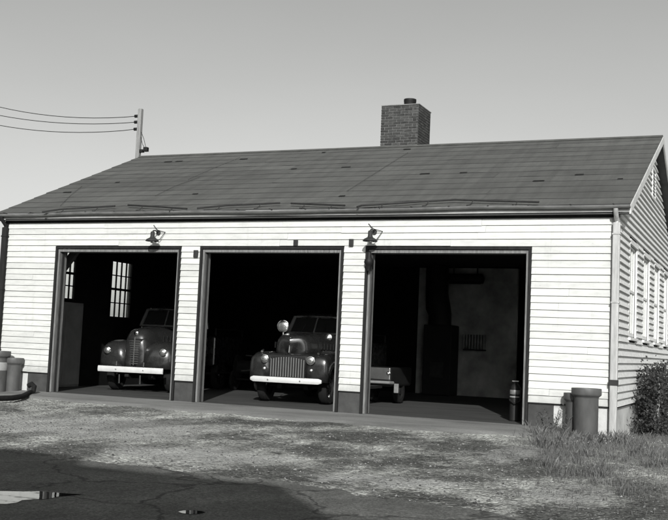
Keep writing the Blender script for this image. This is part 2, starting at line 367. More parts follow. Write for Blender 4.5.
# concrete apron with an uneven outer edge
mb = MB(); N = 90; top = []; edge = []
for i in range(N+1):
    x = -0.75 + (11.25+0.75)*i/N
    ye = -(1.02 + 0.055*max(0, x) - (max(0, x-9.2)**2)*0.17) + 0.07*math.sin(x*2.7) + 0.05*math.sin(x*6.1+1) + random.uniform(-.03, .03)
    ye = min(ye, -0.30)
    top.append((x, ye))
nj = 8
vs = []; fs = []
for i, (x, ye) in enumerate(top):
    for j in range(nj+1):
        y = 0.02 + (ye-0.02)*j/nj
        z = -0.006 + (0.0 if j < nj else -0.06) - 0.075*min(1, max(0, -y)/1.4) + (0.0 if j < nj else 0)
        vs.append((x, y - (0.02 if j == nj else 0), z))
for i in range(N):
    for j in range(nj): fs.append((i*(nj+1)+j, (i+1)*(nj+1)+j, (i+1)*(nj+1)+j+1, i*(nj+1)+j+1))
ap = MB().add(vs, fs).obj('apron', 'apron_concrete', None, True)
tag(ap, 'worn concrete apron strip along the three garage doors', 'pavement', kind='structure')

# road behind the gravel edge
mb = MB(); vs = []; fs = []; NR = 420
for i in range(NR+1):
    x = -14 + 44*i/NR
    ye = -8.52 - 0.26*(x-9.8) + 0.05*math.sin(x*3.3) + 0.04*math.sin(x*7.9) + random.gauss(0, .03)
    if x < 9.6: ye = -8.50 - 0.02*(x-9.6) + 0.05*math.sin(x*3.3) + 0.04*math.sin(x*7.9) + random.gauss(0, .03)
    for y in np.linspace(ye, -17, 9): vs.append((x, y, float(ground_z(np.array(x), np.array(y))) + 0.004))
for i in range(NR):
    for j in range(8): fs.append((i*9+j, (i+1)*9+j, (i+1)*9+j+1, i*9+j+1))
rd = MB().add(vs, fs).obj('road', 'asphalt', None, True); tag(rd, 'smooth worn asphalt road along the gravel yard', 'road', kind='structure')
ROADZ = float(ground_z(np.array(9.), np.array(-11.))) + 0.004
def on_ground(px, py, z): 
    q = on_plane(px, py, 2, z); return (q[0], q[1], z)
def puddle(px, label):
    pts = [on_ground(a, b_, ROADZ+0.004) for a, b_ in px]
    c = np.mean(pts, 0); vs = [tuple(c)] + pts; k = len(pts)
    o = MB().add(vs, [(0, i+1, (i+1) % k+1) for i in range(k)]).obj('puddle', 'water')
    return tag(o, label, 'puddle', kind='structure')
puddle([(-45, 493), (-20, 491.5), (0, 491), (20, 491.3), (40, 491.2), (50, 492), (66, 493.3), (84, 494.2), (70, 495.3), (58, 496.5), (48, 498.8), (34, 499.2), (22, 500), (17, 502.5), (6, 503.8), (-12, 503.5), (-32, 501), (-46, 497)], 'long puddle on the shaded road with a pointed tail')
puddle([(178, 511.5), (184, 510.3), (193, 510), (201, 510.8), (206, 512.2), (199, 513.6), (190, 514), (182, 513)], 'small oval puddle on the shaded road')

# loose stones
def stones(name, n, fx, smin, smax, mat, label):
    vs = []; fs = []; k = 0
    base = np.array([(1,0,0),(-1,0,0),(0,1,0),(0,-1,0),(0,0,1),(0,0,-.6)], float)
    tri = [(0,2,4),(2,1,4),(1,3,4),(3,0,4),(2,0,5),(1,2,5),(3,1,5),(0,3,5)]
    XY = fx(n); S = smin*(smax/smin)**(rng.random(len(XY))**1.8)
    Z = gz(XY[:, 0], XY[:, 1])
    for (x, y), s_, z in zip(XY, S, Z):
        a = rng.random()*6.28; ca, sa = math.cos(a), math.sin(a)
        q = base*(s_*rng.uniform(.7, 1.3, 3)*np.array([1, 1, .62])) + rng.normal(0, s_*.12, (6, 3))
        vs += [(x+u*ca-v*sa, y+u*sa+v*ca, z+t+s_*.25) for u, v, t in q.tolist()]
        fs += [(a0+k, b0+k, c0+k) for a0, b0, c0 in tri]; k += 6
    me = bpy.data.meshes.new(name); me.from_pydata(vs, [], fs)
    return tag(mesh_obj(name, me, mat), label, 'gravel', kind='stuff')
def fx_yard(n):
    x = rng.uniform(-1, 14.2, n); y = -1.1 - 8.0*rng.random(n)**0.8
    keep = (y < -1.25-0.05*x + np.maximum(0, x-9.2)**2*.17) & (y > np.where(x < 9.6, -8.5, -8.52-0.26*(x-9.8)) - rng.exponential(.22, n))
    return np.stack([x[keep], y[keep]], 1)
stones('loose_gravel', 14000, fx_yard, 0.004, 0.020, 'pebble', 'loose gravel stones strewn over the yard')

# ------------------------------------------------------------------ fire station
ST = thing('fire_station', 'white clapboard fire station with three open garage doors and gabled roof', 'building')
# floor slab
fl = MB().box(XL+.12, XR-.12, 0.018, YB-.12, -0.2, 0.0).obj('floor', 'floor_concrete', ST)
# foundation
mb = MB()
segs = [(XL, -0.56), (11.03, XR)]
for a, b_ in segs: MB().box(a, b_, 0.0, 0.16, -0.45, ZS).obj('foundation', 'whitewash', ST)
MB().box(XR-.16, XR, 0.161, YB, -0.45, ZS).obj('foundation', 'whitewash', ST)
MB().box(XL, XL+.16, 0.162, YB, -0.45, ZS).box(XL+.16, XR-.16, YB-.16, YB, -0.45, ZS).obj('foundation', 'interior_wall', ST)
for a, b_ in ((-0.56, 0.0), (DX[0][1], DX[1][0]), (DX[1][1], DX[2][0]), (DX[2][1], 11.03)):
    MB().box(a+.002, b_-.002, -0.012, 0.16, -0.2, ZS-.004).obj('base_block', 'base_paint', ST, bevel=.006)
# front wall core
mb = MB(); d0 = 0.14
for a, b_ in ((XL, 0), (DX[0][1], DX[1][0]), (DX[1][1], DX[2][0]), (DX[2][1], XR)): mb.box(a, b_, 0.0, d0, ZS, DH)
mb.box(XL, XR, 0.0, d0, DH, ZT+.2)
fw_ = mb.obj('front_wall', 'interior_wall', ST)
# clapboards: one shared unit mesh (length along x, lower butt edge proud)
def clap_mesh(yb_=-0.035, yt=-0.010):
    m_ = MB(); h = EXP+0.012
    m_.add([(0, yb_, 0), (1, yb_, 0), (1, -0.001, 0), (0, -0.001, 0), (0, yt, h), (1, yt, h), (1, -0.001, h), (0, -0.001, h)],
           [(0,3,2,1),(4,5,6,7),(0,1,5,4),(1,2,6,5),(2,3,7,6),(3,0,4,7)])
    return m_.mesh('clapboard')
CL = clap_mesh(); CL.materials.append(MATS['white_paint'])
CLW = clap_mesh(-0.052, -0.004); CLW.materials.append(MATS['worn_paint'])
def board(mesh, x0, x1, z, parent, rz=0, base=(0, 0)):
    o = bpy.data.objects.new('clapboard', mesh); COL.objects.link(o); o.parent = parent
    if rz == 0: o.location = (x0, random.uniform(-.006, .001), z + random.uniform(-.004, .004))
    else: o.location = (base[0] + random.uniform(-.001, .0025), x0, z + random.uniform(-.0015, .0015)); o.rotation_euler = (0, 0, R(90))
    o.scale = (x1-x0, 1, 1); o.rotation_euler.y = random.uniform(-.0012, .0012) if x1-x0 > 1.2 else random.uniform(-.004, .004)
    return o
def split(a, b_, lmin=2.6, lmax=4.6):
    out = []; x = a
    while b_-x > lmax:
        l = random.uniform(lmin, lmax)
        if b_-x-l < 0.6: break
        out.append((x, x+l-.003)); x += l
    out.append((x, b_)); return out
for i in range(NC):
    z = ZS + i*EXP
    if i < 22:
        for a, b_ in ((XL+.07, -.002), (DX[0][1]+.002, DX[1][0]-.002), (DX[1][1]+.002, DX[2][0]-.002), (DX[2][1]+.002, XR-.1)):
            if b_-a > 1.2 and random.random() < .22:
                c = random.uniform(a+.35, b_-.35); board(CL, a, c-.003, z, fw_); board(CL, c, b_, z, fw_)
            else: board(CL, a, b_, z, fw_)
    else:
        for a, b_ in split(XL+.07, XR-.1): board(CL, a, b_, z, fw_)
# drip strip below the boards, painted dark as their shadow line
for a, b_, yb_ in ((XL, -.003, -.001), (DX[0][1]+.003, DX[1][0]-.003, -.013), (DX[1][1]+.003, DX[2][0]-.003, -.013), (DX[2][1]+.003, XR, -.013)):
    MB().box(a, b_, -.037, yb_, ZS-.022, ZS-.004).obj('drip_shadow_strip', 'casing_paint', ST)
# corner boards
MB().box(XL-.02, XL+.068, -.04, -.001, ZS, ZT-.004).obj('corner_board', 'casing_paint', ST, bevel=.003)
MB().box(XR-.098, XR+.03, -.036, -.001, ZS, ZT-.004).obj('corner_board', 'trim_grey', ST, bevel=.003)
MB().box(XR+.001, XR+.032, .001, .07, ZS, ZT-.004).obj('corner_board', 'trim_grey', ST, bevel=.003)
# frieze under the eave and soffit, near-black colour stands for the eave shadow
MB().box(XL-.02, XR+.03, -.045, -.002, ZT-.002, ZT+.17).obj('frieze_board', 'casing_paint', ST)
# right gable wall core (pieces round four windows) and boards
WY = [(1.58, 2.64), (3.86, 4.94), (6.06, 7.14), (8.36, 9.44)]; WZ0, WZ1 = 1.68, 3.42
mb = MB(); t0, t1 = XR-.14, XR
ed = [0.14] + [v for q in WY for v in q] + [YB]
for i in range(0, len(ed), 2): mb.box(t0, t1, ed[i], ed[i+1], WZ0, WZ1)
mb.box(t0, t1, 0.14, YB, ZS, WZ0); mb.box(t0, t1, 0.14, YB, WZ1, ZT+.1)
zt_ = ZT+.1; mb.add([(x, y, z) for x in (t0, t1) for y, z in ((0.02, zt_), (YB, zt_), (YR, ZR-.16))], [(0, 1, 2), (5, 4, 3), (0, 2, 5, 3), (2, 1, 4, 5), (1, 0, 3, 4)])
gw = mb.obj('gable_wall', 'interior_wall', ST)
z = ZS; i = 0
while z < ZR-.35:
    zt_ = z+EXP
    if zt_ < ZE-.06: y0, y1 = 0.07, YB
    else:
        y0 = max(.07, YE + (zt_-ZE+.13)/SL); y1 = 2*YR-y0
    if y1-y0 < .25: break
    parts = [(y0, y1)]
    if zt_ > WZ0-.07+.02 and z < WZ1+.10:
        parts = []; cur = y0
        for a, b_ in WY:
            parts.append((cur, a-.085)); cur = b_+.085
        parts.append((cur, y1))
    for a, b_ in parts:
        if b_-a > .05:
            for c, d in split(a, b_, 3.2, 5.2): board(CLW, c, d, z, gw, 1, (XR, 0))
    z += EXP; i += 1
MB().box(XR+.002, XR+.036, .03, YB, ZS-.024, ZS-.003).obj('drip_shadow_strip', 'casing_paint', ST)  # dark colour paints in the shadow line under the gable boards
# gable windows
def window_right(y0, y1):
    w_ = MB()
    w_.box(XR+.002, XR+.036, y0-.083, y0, WZ0-.02, WZ1).box(XR+.002, XR+.036, y1, y1+.083, WZ0-.02, WZ1).box(XR+.002, XR+.05, y0-.083, y1+.083, WZ1+.001, WZ1+.10)
    o = w_.obj('window', 'worn_paint', ST, bevel=.003)
    MB().box(XR-.05, XR+.075, y0-.1, y1+.1, WZ0-.075, WZ0-.021).obj('sill', 'worn_paint', o, bevel=.004)
    s_ = MB(); xg = XR-.012
    s_.box(xg-.03, xg+.006, y0, y0+.05, WZ0, WZ1).box(xg-.03, xg+.006, y1-.05, y1, WZ0, WZ1).box(xg-.03, xg+.006, y0+.05, y1-.05, WZ0, WZ0+.07).box(xg-.03, xg+.006, y0+.05, y1-.05, WZ1-.05, WZ1)
    zm = (WZ0+WZ1)/2; s_.box(xg-.03, xg+.009, y0+.05, y1-.05, zm-.025, zm+.025); s_.obj('sash', 'worn_paint', o)
    ny = 3
    for k in range(ny):
        for (za, zb) in ((WZ0+.07, (WZ0+.07+zm-.025)/2), ((WZ0+.07+zm-.025)/2, zm-.025), (zm+.025, (zm+.025+WZ1-.05)/2), ((zm+.025+WZ1-.05)/2, WZ1-.05)):
            ya = y0+.05+(y1-y0-.1)*k/ny; yb_ = y0+.05+(y1-y0-.1)*(k+1)/ny
            MB().box(xg-.016, xg-.012, ya+.008, yb_-.008, za+.008, zb-.008).obj('pane', 'window_glass', o)
    for k in range(1, ny):
        yy = y0+.05+(y1-y0-.1)*k/ny; MB().box(xg-.026, xg+.002, yy-.01, yy+.01, WZ0+.07, WZ1-.05).obj('muntin', 'rake_white', o)
    return o
for a, b_ in WY: window_right(a, b_)
# gable vent
mb = MB(); mb.box(XR+.032, XR+.06, YR-.34, YR-.28, 4.85, 5.55).box(XR+.032, XR+.06, YR+.28, YR+.34, 4.85, 5.55).box(XR+.032, XR+.06, YR-.28, YR+.28, 5.5, 5.56).box(XR+.032, XR+.06, YR-.28, YR+.28, 4.84, 4.9)
gv = mb.obj('gable_vent', 'rake_white', ST)
for k in range(8): MB().add([(XR+.034, YR-.28, 4.92+k*.072), (XR+.034, YR+.28, 4.92+k*.072), (XR+.056, YR+.28, 4.90+k*.072), (XR+.056, YR-.28, 4.90+k*.072), (XR+.034, YR-.28, 4.97+k*.072), (XR+.034, YR+.28, 4.97+k*.072), (XR+.056, YR+.28, 4.915+k*.072), (XR+.056, YR-.28, 4.915+k*.072)], [(0,1,2,3),(7,6,5,4),(3,2,6,7),(0,3,7,4),(1,0,4,5),(2,1,5,6)]).obj('louver', 'rake_white', gv)
# left wall with two windows, back wall
LW = [(1.32, 2.42, 2.12, 3.42), (3.92, 4.86, 1.76, 3.26)]
mb = MB(); x0, x1 = XL+.085, XL+.14
mb.box(x0, x1, .14, LW[0][0], ZS, ZT+.1).box(x0, x1, LW[0][1], LW[1][0], ZS, ZT+.1).box(x0, x1, LW[1][1], YB, ZS, ZT+.1)
for a, b_, c, d in LW: mb.box(x0, x1, a, b_, ZS, c).box(x0, x1, a, b_, d, ZT+.1)
zt_ = ZT+.1; mb.add([(x, y, z) for x in (x0, x1) for y, z in ((0.02, zt_), (YB, zt_), (YR, ZR-.16))], [(0, 1, 2), (5, 4, 3), (0, 2, 5, 3), (2, 1, 4, 5), (1, 0, 3, 4)])
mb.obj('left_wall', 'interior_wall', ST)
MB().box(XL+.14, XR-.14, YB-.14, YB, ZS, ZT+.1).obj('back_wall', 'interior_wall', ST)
def window_left(y0, y1, z0, z1, ny, rows, gap):
    xg = XL+.115
    f = MB().box(xg-.03, xg+.03, y0, y0+.03, z0, z1).box(xg-.03, xg+.03, y1-.03, y1, z0, z1).box(xg-.03, xg+.03, y0+.03, y1-.03, z0, z0+.03).box(xg-.03, xg+.03, y0+.03, y1-.03, z1-.03, z1)
    o = f.obj('window', 'black_metal', ST)
    ia, ib, ja, jb = y0+.03, y1-.03, z0+.03, z1-.03
    for k in range(1, ny): yy = ia+(ib-ia)*k/ny; MB().box(xg-.022, xg+.022, yy-.010, yy+.010, ja, jb).obj('muntin', 'black_metal', o)
    for k in range(1, rows):
        zz = ja+(jb-ja)*k/rows; hw = .03 if k == gap else .014; MB().box(xg-.024, xg+.024, ia, ib, zz-hw, zz+hw).obj('muntin', 'black_metal', o)
    for k in range(ny):
        for r_ in range(rows):
            MB().box(xg-.003, xg+.001, ia+(ib-ia)*k/ny+.016, ia+(ib-ia)*(k+1)/ny-.016, ja+(jb-ja)*r_/rows+.03, ja+(jb-ja)*(r_+1)/rows-.03).obj('pane', 'window_glass', o)
    return o
window_left(*LW[0], 6, 4, 2); window_left(*LW[1], 4, 4, 2)
# ceiling
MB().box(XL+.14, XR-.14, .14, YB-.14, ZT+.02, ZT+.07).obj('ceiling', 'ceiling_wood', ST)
# door frames
for di, (a, b_) in enumerate(DX):
    fr_ = bpy.data.objects.new('door_frame', None); COL.objects.link(fr_); fr_.parent = ST
    MB().box(a+.001, a+.055, -.05, .02, -.004, DH-.06).obj('casing', 'casing_paint', fr_, bevel=.004)
    MB().box(b_-.055, b_-.001, -.05, .02, -.004, DH-.06).obj('casing', 'casing_paint', fr_, bevel=.004)
    MB().box(a+.001, b_-.001, -.052, .02, DH-.058, DH-.002).obj('head_casing', 'casing_paint', fr_, bevel=.004)
    MB().box(a+.057, a+.10, -.02, .24, -.004, DH-.06).obj('jamb', 'jamb_wood', fr_, bevel=.006)
    MB().box(b_-.10, b_-.057, -.02, .24, -.004, DH-.06).obj('jamb', 'jamb_wood', fr_, bevel=.006)
    MB().box(a+.102, b_-.102, -.018, .22, DH-.125, DH-.062).obj('head_jamb', 'jamb_wood', fr_, bevel=.004)
    mb = MB()
    mb.box(a+.10, a+.125, .06, .10, .0, DH-.13); mb.obj('door_track', 'rust_metal', fr_)
# roof: deck, roofing strips, rake boards
deck = MB(); th = .13
for s in (0, 1):
    ya, za, yb_, zb = (YE, ZE, YR, ZR) if s == 0 else (2*YR-YE, ZE, YR, ZR)
    deck.add([(RX0, ya, za-.012), (RX1, ya, za-.012), (RX1, yb_, zb-.012), (RX0, yb_, zb-.012), (RX0, ya, za-th), (RX1, ya, za-th), (RX1, yb_, zb-th), (RX0, yb_, zb-th)], [(0,1,2,3),(7,6,5,4),(0,4,5,1),(1,5,6,2),(3,2,6,7),(0,3,7,4)])
roof = deck.obj('roof', 'dark_wood', ST)
nC = 13
for k in range(nC):
    s0, s1 = k/nC, min(1, (k+1)/nC+.012)
    xcuts = split(RX0-.012, RX1+.012, 4.2, 7.5)
    for (xa, xb) in xcuts:
        nx = max(6, int((xb-xa)/.35)); vs = []; fs = []
        for i in range(nx+1):
            x = xa+(xb-xa)*i/nx; wv = .010*math.sin(x*1.3+k*2.1)+.006*math.sin(x*3.7+k)
            jl = random.uniform(-.006, .006)
            for (sv, lift) in ((s0, .010+abs(random.gauss(0, .005))), (s1, .001)):
                y = YE-.02+(YR-YE+.02)*sv + (wv+jl if sv == s0 else 0); zc = ZE+SL*(y-YE)
                vs += [(x, y, zc+lift), (x, y, zc-.008)]
        for i in range(nx):
            o_ = i*4; fs += [(o_, o_+4, o_+6, o_+2), (o_+1, o_+3, o_+7, o_+5), (o_, o_+1, o_+5, o_+4)]
        fs += [(0, 2, 3, 1), (nx*4, nx*4+1, nx*4+3, nx*4+2)]
        so_ = MB().add(vs, fs).obj('roofing_strip', 'roofing', roof); so_.data.materials.append(MATS['tar'])
        for p_ in so_.data.polygons:
            if abs(p_.normal.x) < .5 and p_.normal.y < -.6: p_.material_index = 1
MB().add([(RX0, 2*YR-YE, ZE), (RX1, 2*YR-YE, ZE), (RX1, YR, ZR), (RX0, YR, ZR), (RX0, 2*YR-YE, ZE-.01), (RX1, 2*YR-YE, ZE-.01), (RX1, YR, ZR-.01), (RX0, YR, ZR-.01)], [(0,1,2,3),(7,6,5,4),(0,4,5,1),(1,5,6,2),(3,2,6,7),(0,3,7,4)]).obj('roofing_strip', 'roofing', roof)
MB().add([(RX0-.01, YR-.13, ZR-.13*SL+.022), (RX1+.01, YR-.13, ZR-.13*SL+.022), (RX1+.01, YR, ZR+.03), (RX0-.01, YR, ZR+.03), (RX1+.01, YR+.13, ZR-.13*SL+.022), (RX0-.01, YR+.13, ZR-.13*SL+.022)], [(0,1,2,3),(3,2,4,5)]).obj('ridge_cap', 'roofing', roof, solid=.006)
for xx, mt in ((RX0, 'casing_paint'), (RX1, 'rake_white')):
    for s in (0, 1):
        ya, yb_ = (YE-.01, YR) if s == 0 else (2*YR-YE+.01, YR)
        za, zb = ZE, ZR; xa, xb = (xx-.03, xx-.001) if xx < 0 else (xx+.001, xx+.03)
        MB().add([(x, y, z) for x in (xa, xb) for y, z in ((ya, za-.015), (ya, za-.17), (yb_, zb-.17), (yb_, zb-.015))], [(0,1,2,3),(7,6,5,4),(0,4,5,1),(1,5,6,2),(2,6,7,3),(3,7,4,0)]).obj('rake_board', mt, ST)
# eave: fascia, gutter, hangers
MB().box(RX0, RX1, YE-.03, YE-.002, ZE-.135, ZE-.016).obj('fascia', 'trim_grey', ST)
MB().box(RX0+.02, RX1-.02, YE+.0, -.046, ZE-.165, ZE-.145).obj('soffit', 'dark_wood', ST)
prof = [(math.cos(t)*.055, math.sin(t)*.055) for t in np.linspace(math.pi, 2*math.pi, 10)]
xc = np.linspace(RX0-.03, RX1+.03, 50); rr = []
for x in xc:
    sag = .010*math.sin(x*.8)+.006*math.sin(x*2.1)
    rr.append([(x, YE-.032-.056+c, ZE-.028+sag+s_) for c, s_ in prof] + [(x, YE-.032-.056+c*.9, ZE-.028+sag+s_*.9) for c, s_ in prof[::-1]])
gut = MB().rings(rr).obj('gutter', 'galvanised', ST, True)
for k in range(19):
    x = RX0+.35+k*.74; MB().box(x-.012, x+.012, YE-.16, YE+.06, ZE-.016, ZE-.006).obj('gutter_hanger', 'rust_metal', gut)
# loose snow rails on the roof edge
def on_roof(px, py, lift=.085):
    d = ray(px, py); n_ = np.array([0, -SL, 1.0]); p0 = np.array([0, YE, ZE+lift]); t = ((p0-CAM)@n_)/(d@n_); return tuple(CAM+d*t)
for seg in ([(42, 212), (60, 209.3), (90, 207.5), (115, 206)], [(128, 205), (160, 206.8), (187, 208.8)], [(197, 208.3), (225, 205.5), (280, 203)], [(291, 203.3), (320, 204.5), (345, 205.5)], [(357, 207), (362, 205.3), (384, 204), (420, 201.5), (455, 199.6), (500, 201), (539, 202)]):
    q = [on_roof(*s_) for s_ in seg]
    o = MB().tube(q, .019, 6).obj('snow_rail', 'rust_metal', ST, True)
    for k in range(max(2, int((q[-1][0]-q[0][0])/1.1)+1)):
        f = (k+.5)/max(2, int((q[-1][0]-q[0][0])/1.1)+1); x = q[0][0]+(q[-1][0]-q[0][0])*f
        y = float(np.interp(x, [a[0] for a in q], [a[1] for a in q])); z = float(np.interp(x, [a[0] for a in q], [a[2] for a in q]))
        MB().tube([(x+.03, y, z), (x, y-.10, roof_z(y-.10)+.03), (x-.06, YE-.03, ZE+.02)], .008, 5).obj('bracket', 'rust_metal', o)
for seg in ([(188, 179.5), (214, 168), (240, 157.5)], [(347, 191), (380, 170), (408, 152.5)], [(60, 206), (70, 196), (82, 186)], [(155, 196), (175, 186), (200, 177)]):
    MB().tube([on_roof(*s_, lift=.03) for s_ in seg], .0035, 5).obj('roof_cable', 'wire', ST)
for k in range(16):
    cI = random.randint(1, nC-1); yv = YE+(YR-YE)*cI/nC-.02; xv = random.uniform(RX0+.4, RX1-.4); lw = random.uniform(.08, .24)
    MB().add([(xv+dx_, yv+dy_, roof_z(yv+dy_)+.019+dz_) for dx_, dy_ in ((0, -.012), (lw, -.006), (lw*.96, .05), (lw*.05, .045)) for dz_ in (0, .006)], [(0,2,4,6),(7,5,3,1),(0,1,3,2),(2,3,5,4),(4,5,7,6),(6,7,1,0)]).obj('tar_patch', 'casing_paint', roof)
# downspouts
def spout(xc_, name_mat, label=None):
    mb = MB(); mb.box(xc_-.064, xc_+.064, -.135, -.042, -.16, 3.62)
    o = mb.obj('downspout', name_mat, ST, bevel=.015)
    MB().tube([(xc_, YE-.09, ZE-.08), (xc_, YE-.08, ZE-.14), (xc_, -.085, 3.66), (xc_, -.083, 3.58)], .042, 10).obj('elbow', name_mat, o, True)
    for z in (.78, 2.2, 3.4): MB().box(xc_-.074, xc_+.074, -.143, -.034, z, z+.10 if z < 1 else z+.03).obj('strap', 'rust_metal' if z < 1 else name_mat, o, bevel=.006)
spout(XR-.005, 'downspout_metal'); spout(XL+.03, 'casing_paint')
# small iron blocks on the wall
for (x, z, w_, h) in ((3.585, 3.04, .05, .075), (5.86, 3.262, .045, .06), (7.05, 3.272, .045, .07)):
    MB().box(x-w_, x+w_, -.075, -.032, z-h, z+h).obj('wall_bracket', 'rust_metal', ST, bevel=.008)
mb = MB(); mb.lathe([(.03, 3.08), (.045, 3.05), (.05, 2.98), (.085, 2.93), (.095, 2.88), (.07, 2.83), (.05, 2.80), (.035, 2.72)], (7.46, -.12, 0), 2, 14)
mb.tube([(7.46, -.04, 3.05), (7.46, -.12, 3.10)], .015, 6)
tag(mb.obj('alarm_bell', 'black_metal', None, True), 'dark alarm bell on the door frame below the barn lamp', 'bell')
# chimney with single bricks
ch = MB().box(5.43, 6.41, 5.61, 6.59, 5.6, 7.375).obj('chimney', 'mortar', ST)
BL, BH, HJ = .200, .054, .0137
bm_ = MB().box(-BL/2, BL/2, 0, .05, 0, BH).mesh('brick'); bm_.materials.append(MATS['brick'])
hf = MB().box(-BL/4+.0025, BL/4-.0025, 0, .05, 0, BH).mesh('brick_half'); hf.materials.append(MATS['brick'])
def lay(cx, cy, rz_, z, me):
    o = bpy.data.objects.new('brick', me); COL.objects.link(o); o.parent = ch
    o.location = (cx, cy, z); o.rotation_euler = (random.uniform(-.01, .01), random.uniform(-.006, .006), rz_); return o
nrow = 18; z0 = 7.39-nrow*(BH+HJ)
for rI in range(nrow):
    z = z0+rI*(BH+HJ)
    for face in range(2):
        off = (rI+face) % 2; x = -.5; pitch = BL+HJ*.8; items = []
        if off:
            items.append((x+BL/4, hf)); x += BL/2+HJ*.8
        while x+BL < .5+.012: items.append((x+BL/2, bm_)); x += pitch
        if .5-x > .06: items.append((x+BL/4, hf))
        for t, me in items:
            j = random.uniform(-.004, .003)
            if face == 0: lay(5.92+t, 5.60+j, 0, z, me)
            else: lay(6.42-j, 6.10+t, R(90), z, me)
MB().box(5.415, 6.425, 5.595, 6.605, 7.388, 7.41).obj('chimney_cap', 'mortar', ch)
MB().lathe([(.15, 7.40), (.155, 7.55), (.16, 7.56), (.16, 7.625), (.12, 7.63), (.12, 7.5)], (6.04, 6.0, 0), 2, 20, False).obj('flue_pot', 'black_metal', ch, True)

# knee brace inside door 1
a_, b2_ = on_plane(54, 281, 1, .55), on_plane(79, 247, 1, .55)
MB().bar(a_, b2_, .10, .16).obj('knee_brace', 'dark_wood', ST)
# pale rear partition, tank and furnace seen dimly through the right door
MB().box(4.95, 7.9, 10.55, 10.72, 0.0, 3.7).obj('partition', 'interior_pale', ST)

# ------------------------------------------------------------------ furnishings inside
t = thing('furnace', 'dark furnace with a thick bent flue pipe at the rear of the garage', 'furnace', (5.85, 10.0, 0))
MB().box(-.42, .42, -.35, .4, 0.0, 2.0).obj('body', 'black_metal', t, bevel=.03)
MB().box(-.2, .2, -.375, -.352, .5, .95).obj('door', 'rust_metal', t, bevel=.01)
MB().tube([(-.05, 0, 1.98), (-.05, 0, 2.3), (-.12, .02, 2.5), (-.18, .05, 2.9), (-.2, .1, 3.7)], [.33, .33, .36, .33, .33], 16).obj('flue', 'black_metal', t, True)
t = thing('water_tank', 'horizontal dark tank hung high beside the flue pipe', 'tank', (6.45, 10.25, 3.36))
MB().lathe([(.05, -.55), (.13, -.52), (.15, -.45), (.15, .45), (.13, .52), (.05, .55)], (0, 0, 0), 0, 16).obj('shell', 'black_metal', t, True)
for s_ in (-.35, .35): MB().box(s_-.02, s_+.02, -.01, .01, .15, .42).obj('hanger', 'rust_metal', t)
t = thing('radiator', 'small ribbed radiator against the rear partition', 'radiator', (6.72, 10.42, 1.35))
for k in range(8): MB().box(-.33+k*.085, -.27+k*.085, -.06, .06, .0, .42).obj('rib', 'galvanised', t, bevel=.01)
MB().box(-.33, .33, -.02, .10, -.04, -.002).obj('shelf', 'rust_metal', t)
t = thing('tall_cabinet', 'tall pale cabinet against the left wall inside the first door', 'cabinet', (XL+.14, 2.2, 0))
MB().box(.005, .12, -.95, .45, .0, 2.05).obj('case', 'cabinet_paint', t, bevel=.008)
MB().box(.122, .138, -.93, -.26, .05, 2.0).obj('door', 'cabinet_paint', t, bevel=.004); MB().box(.122, .138, -.24, .43, .05, 2.0).obj('door', 'cabinet_paint', t, bevel=.004)
t = thing('fire_extinguisher', 'dark pump extinguisher with a bright band inside the right door', 'extinguisher', (10.14, .85, 0))
MB().lathe([(.10, 0), (.105, .02), (.10, .03), (.10, .60), (.07, .67), (.03, .70), (.03, .74)], (0, 0, 0), 2, 18).obj('body', 'black_metal', t, True)
MB().lathe([(.102, .50), (.104, .505), (.104, .575), (.102, .58)], (0, 0, 0), 2, 18, False).obj('band', 'galvanised', t, True)
MB().lathe([(.102, .44), (.104, .445), (.104, .46), (.102, .465)], (0, 0, 0), 2, 18, False).obj('band', 'label_paint', t, True)
MB().tube([(-.06, 0, .74), (.06, 0, .74)], .014, 8).obj('handle', 'dull_chrome', t, True)
MB().tube([(.03, -.02, .72), (.13, -.08, .6), (.12, -.12, .38), (.02, -.14, .33), (-.08, -.12, .40)], .02, 8).obj('hose', 'rubber', t, True)

# ------------------------------------------------------------------ trucks
def sgn(v): return -1 if v < 0 else 1
def spow(v, p): return sgn(v)*abs(v)**p
def wheel(parent, x, y, r, wd, s, rim='enamel_grey'):
    hub = bpy.data.objects.new('wheel', None); COL.objects.link(hub); hub.parent = parent; hub.location = (x, y, r)
    h = wd/2; pr = [(r*.62, -h*.8), (r*.75, -h), (r*.92, -h*.95), (r*.99, -h*.6), (r, -h*.3), (r, h*.3), (r*.99, h*.6), (r*.92, h*.95), (r*.75, h), (r*.62, h*.8)]
    MB().lathe(pr, (0, 0, 0), 0, 30, False).obj('tyre', 'rubber', hub, True)
    q = 1 if s > 0 else -1
    pr = [(r*.64, q*h*.7), (r*.60, q*h*.5), (r*.5, q*h*.25), (r*.28, q*h*.35), (r*.24, q*h*.7), (.01, q*h*.75)]
    MB().lathe(pr, (0, 0, 0), 0, 24, False).obj('rim', rim, hub, True)
def lamp_unit(name, parent, x, y, z, r, depth=.10):
    o = MB().lathe([(r*.55, depth), (r*.85, depth*.6), (r*1.02, .02), (r*1.08, 0), (r*1.08, -.014), (r*.97, -.018)], (x, y, z), 1, 24).obj(name, 'chrome', parent, True)
    MB().lathe([(r*.96, -.016), (r*.8, -.028), (r*.5, -.038), (r*.2, -.042), (.004, -.043)], (x, y, z), 1, 24, False).obj('lens', 'lens', o, True)
    return o
def surf(fn, us, vs_):
    m_ = MB(); nv = len(vs_)
    V = [fn(u, v) for u in us for v in vs_]
    return m_.add(V, [(i*nv+j, i*nv+j+1, (i+1)*nv+j+1, (i+1)*nv+j) for i in range(len(us)-1) for j in range(nv-1)])
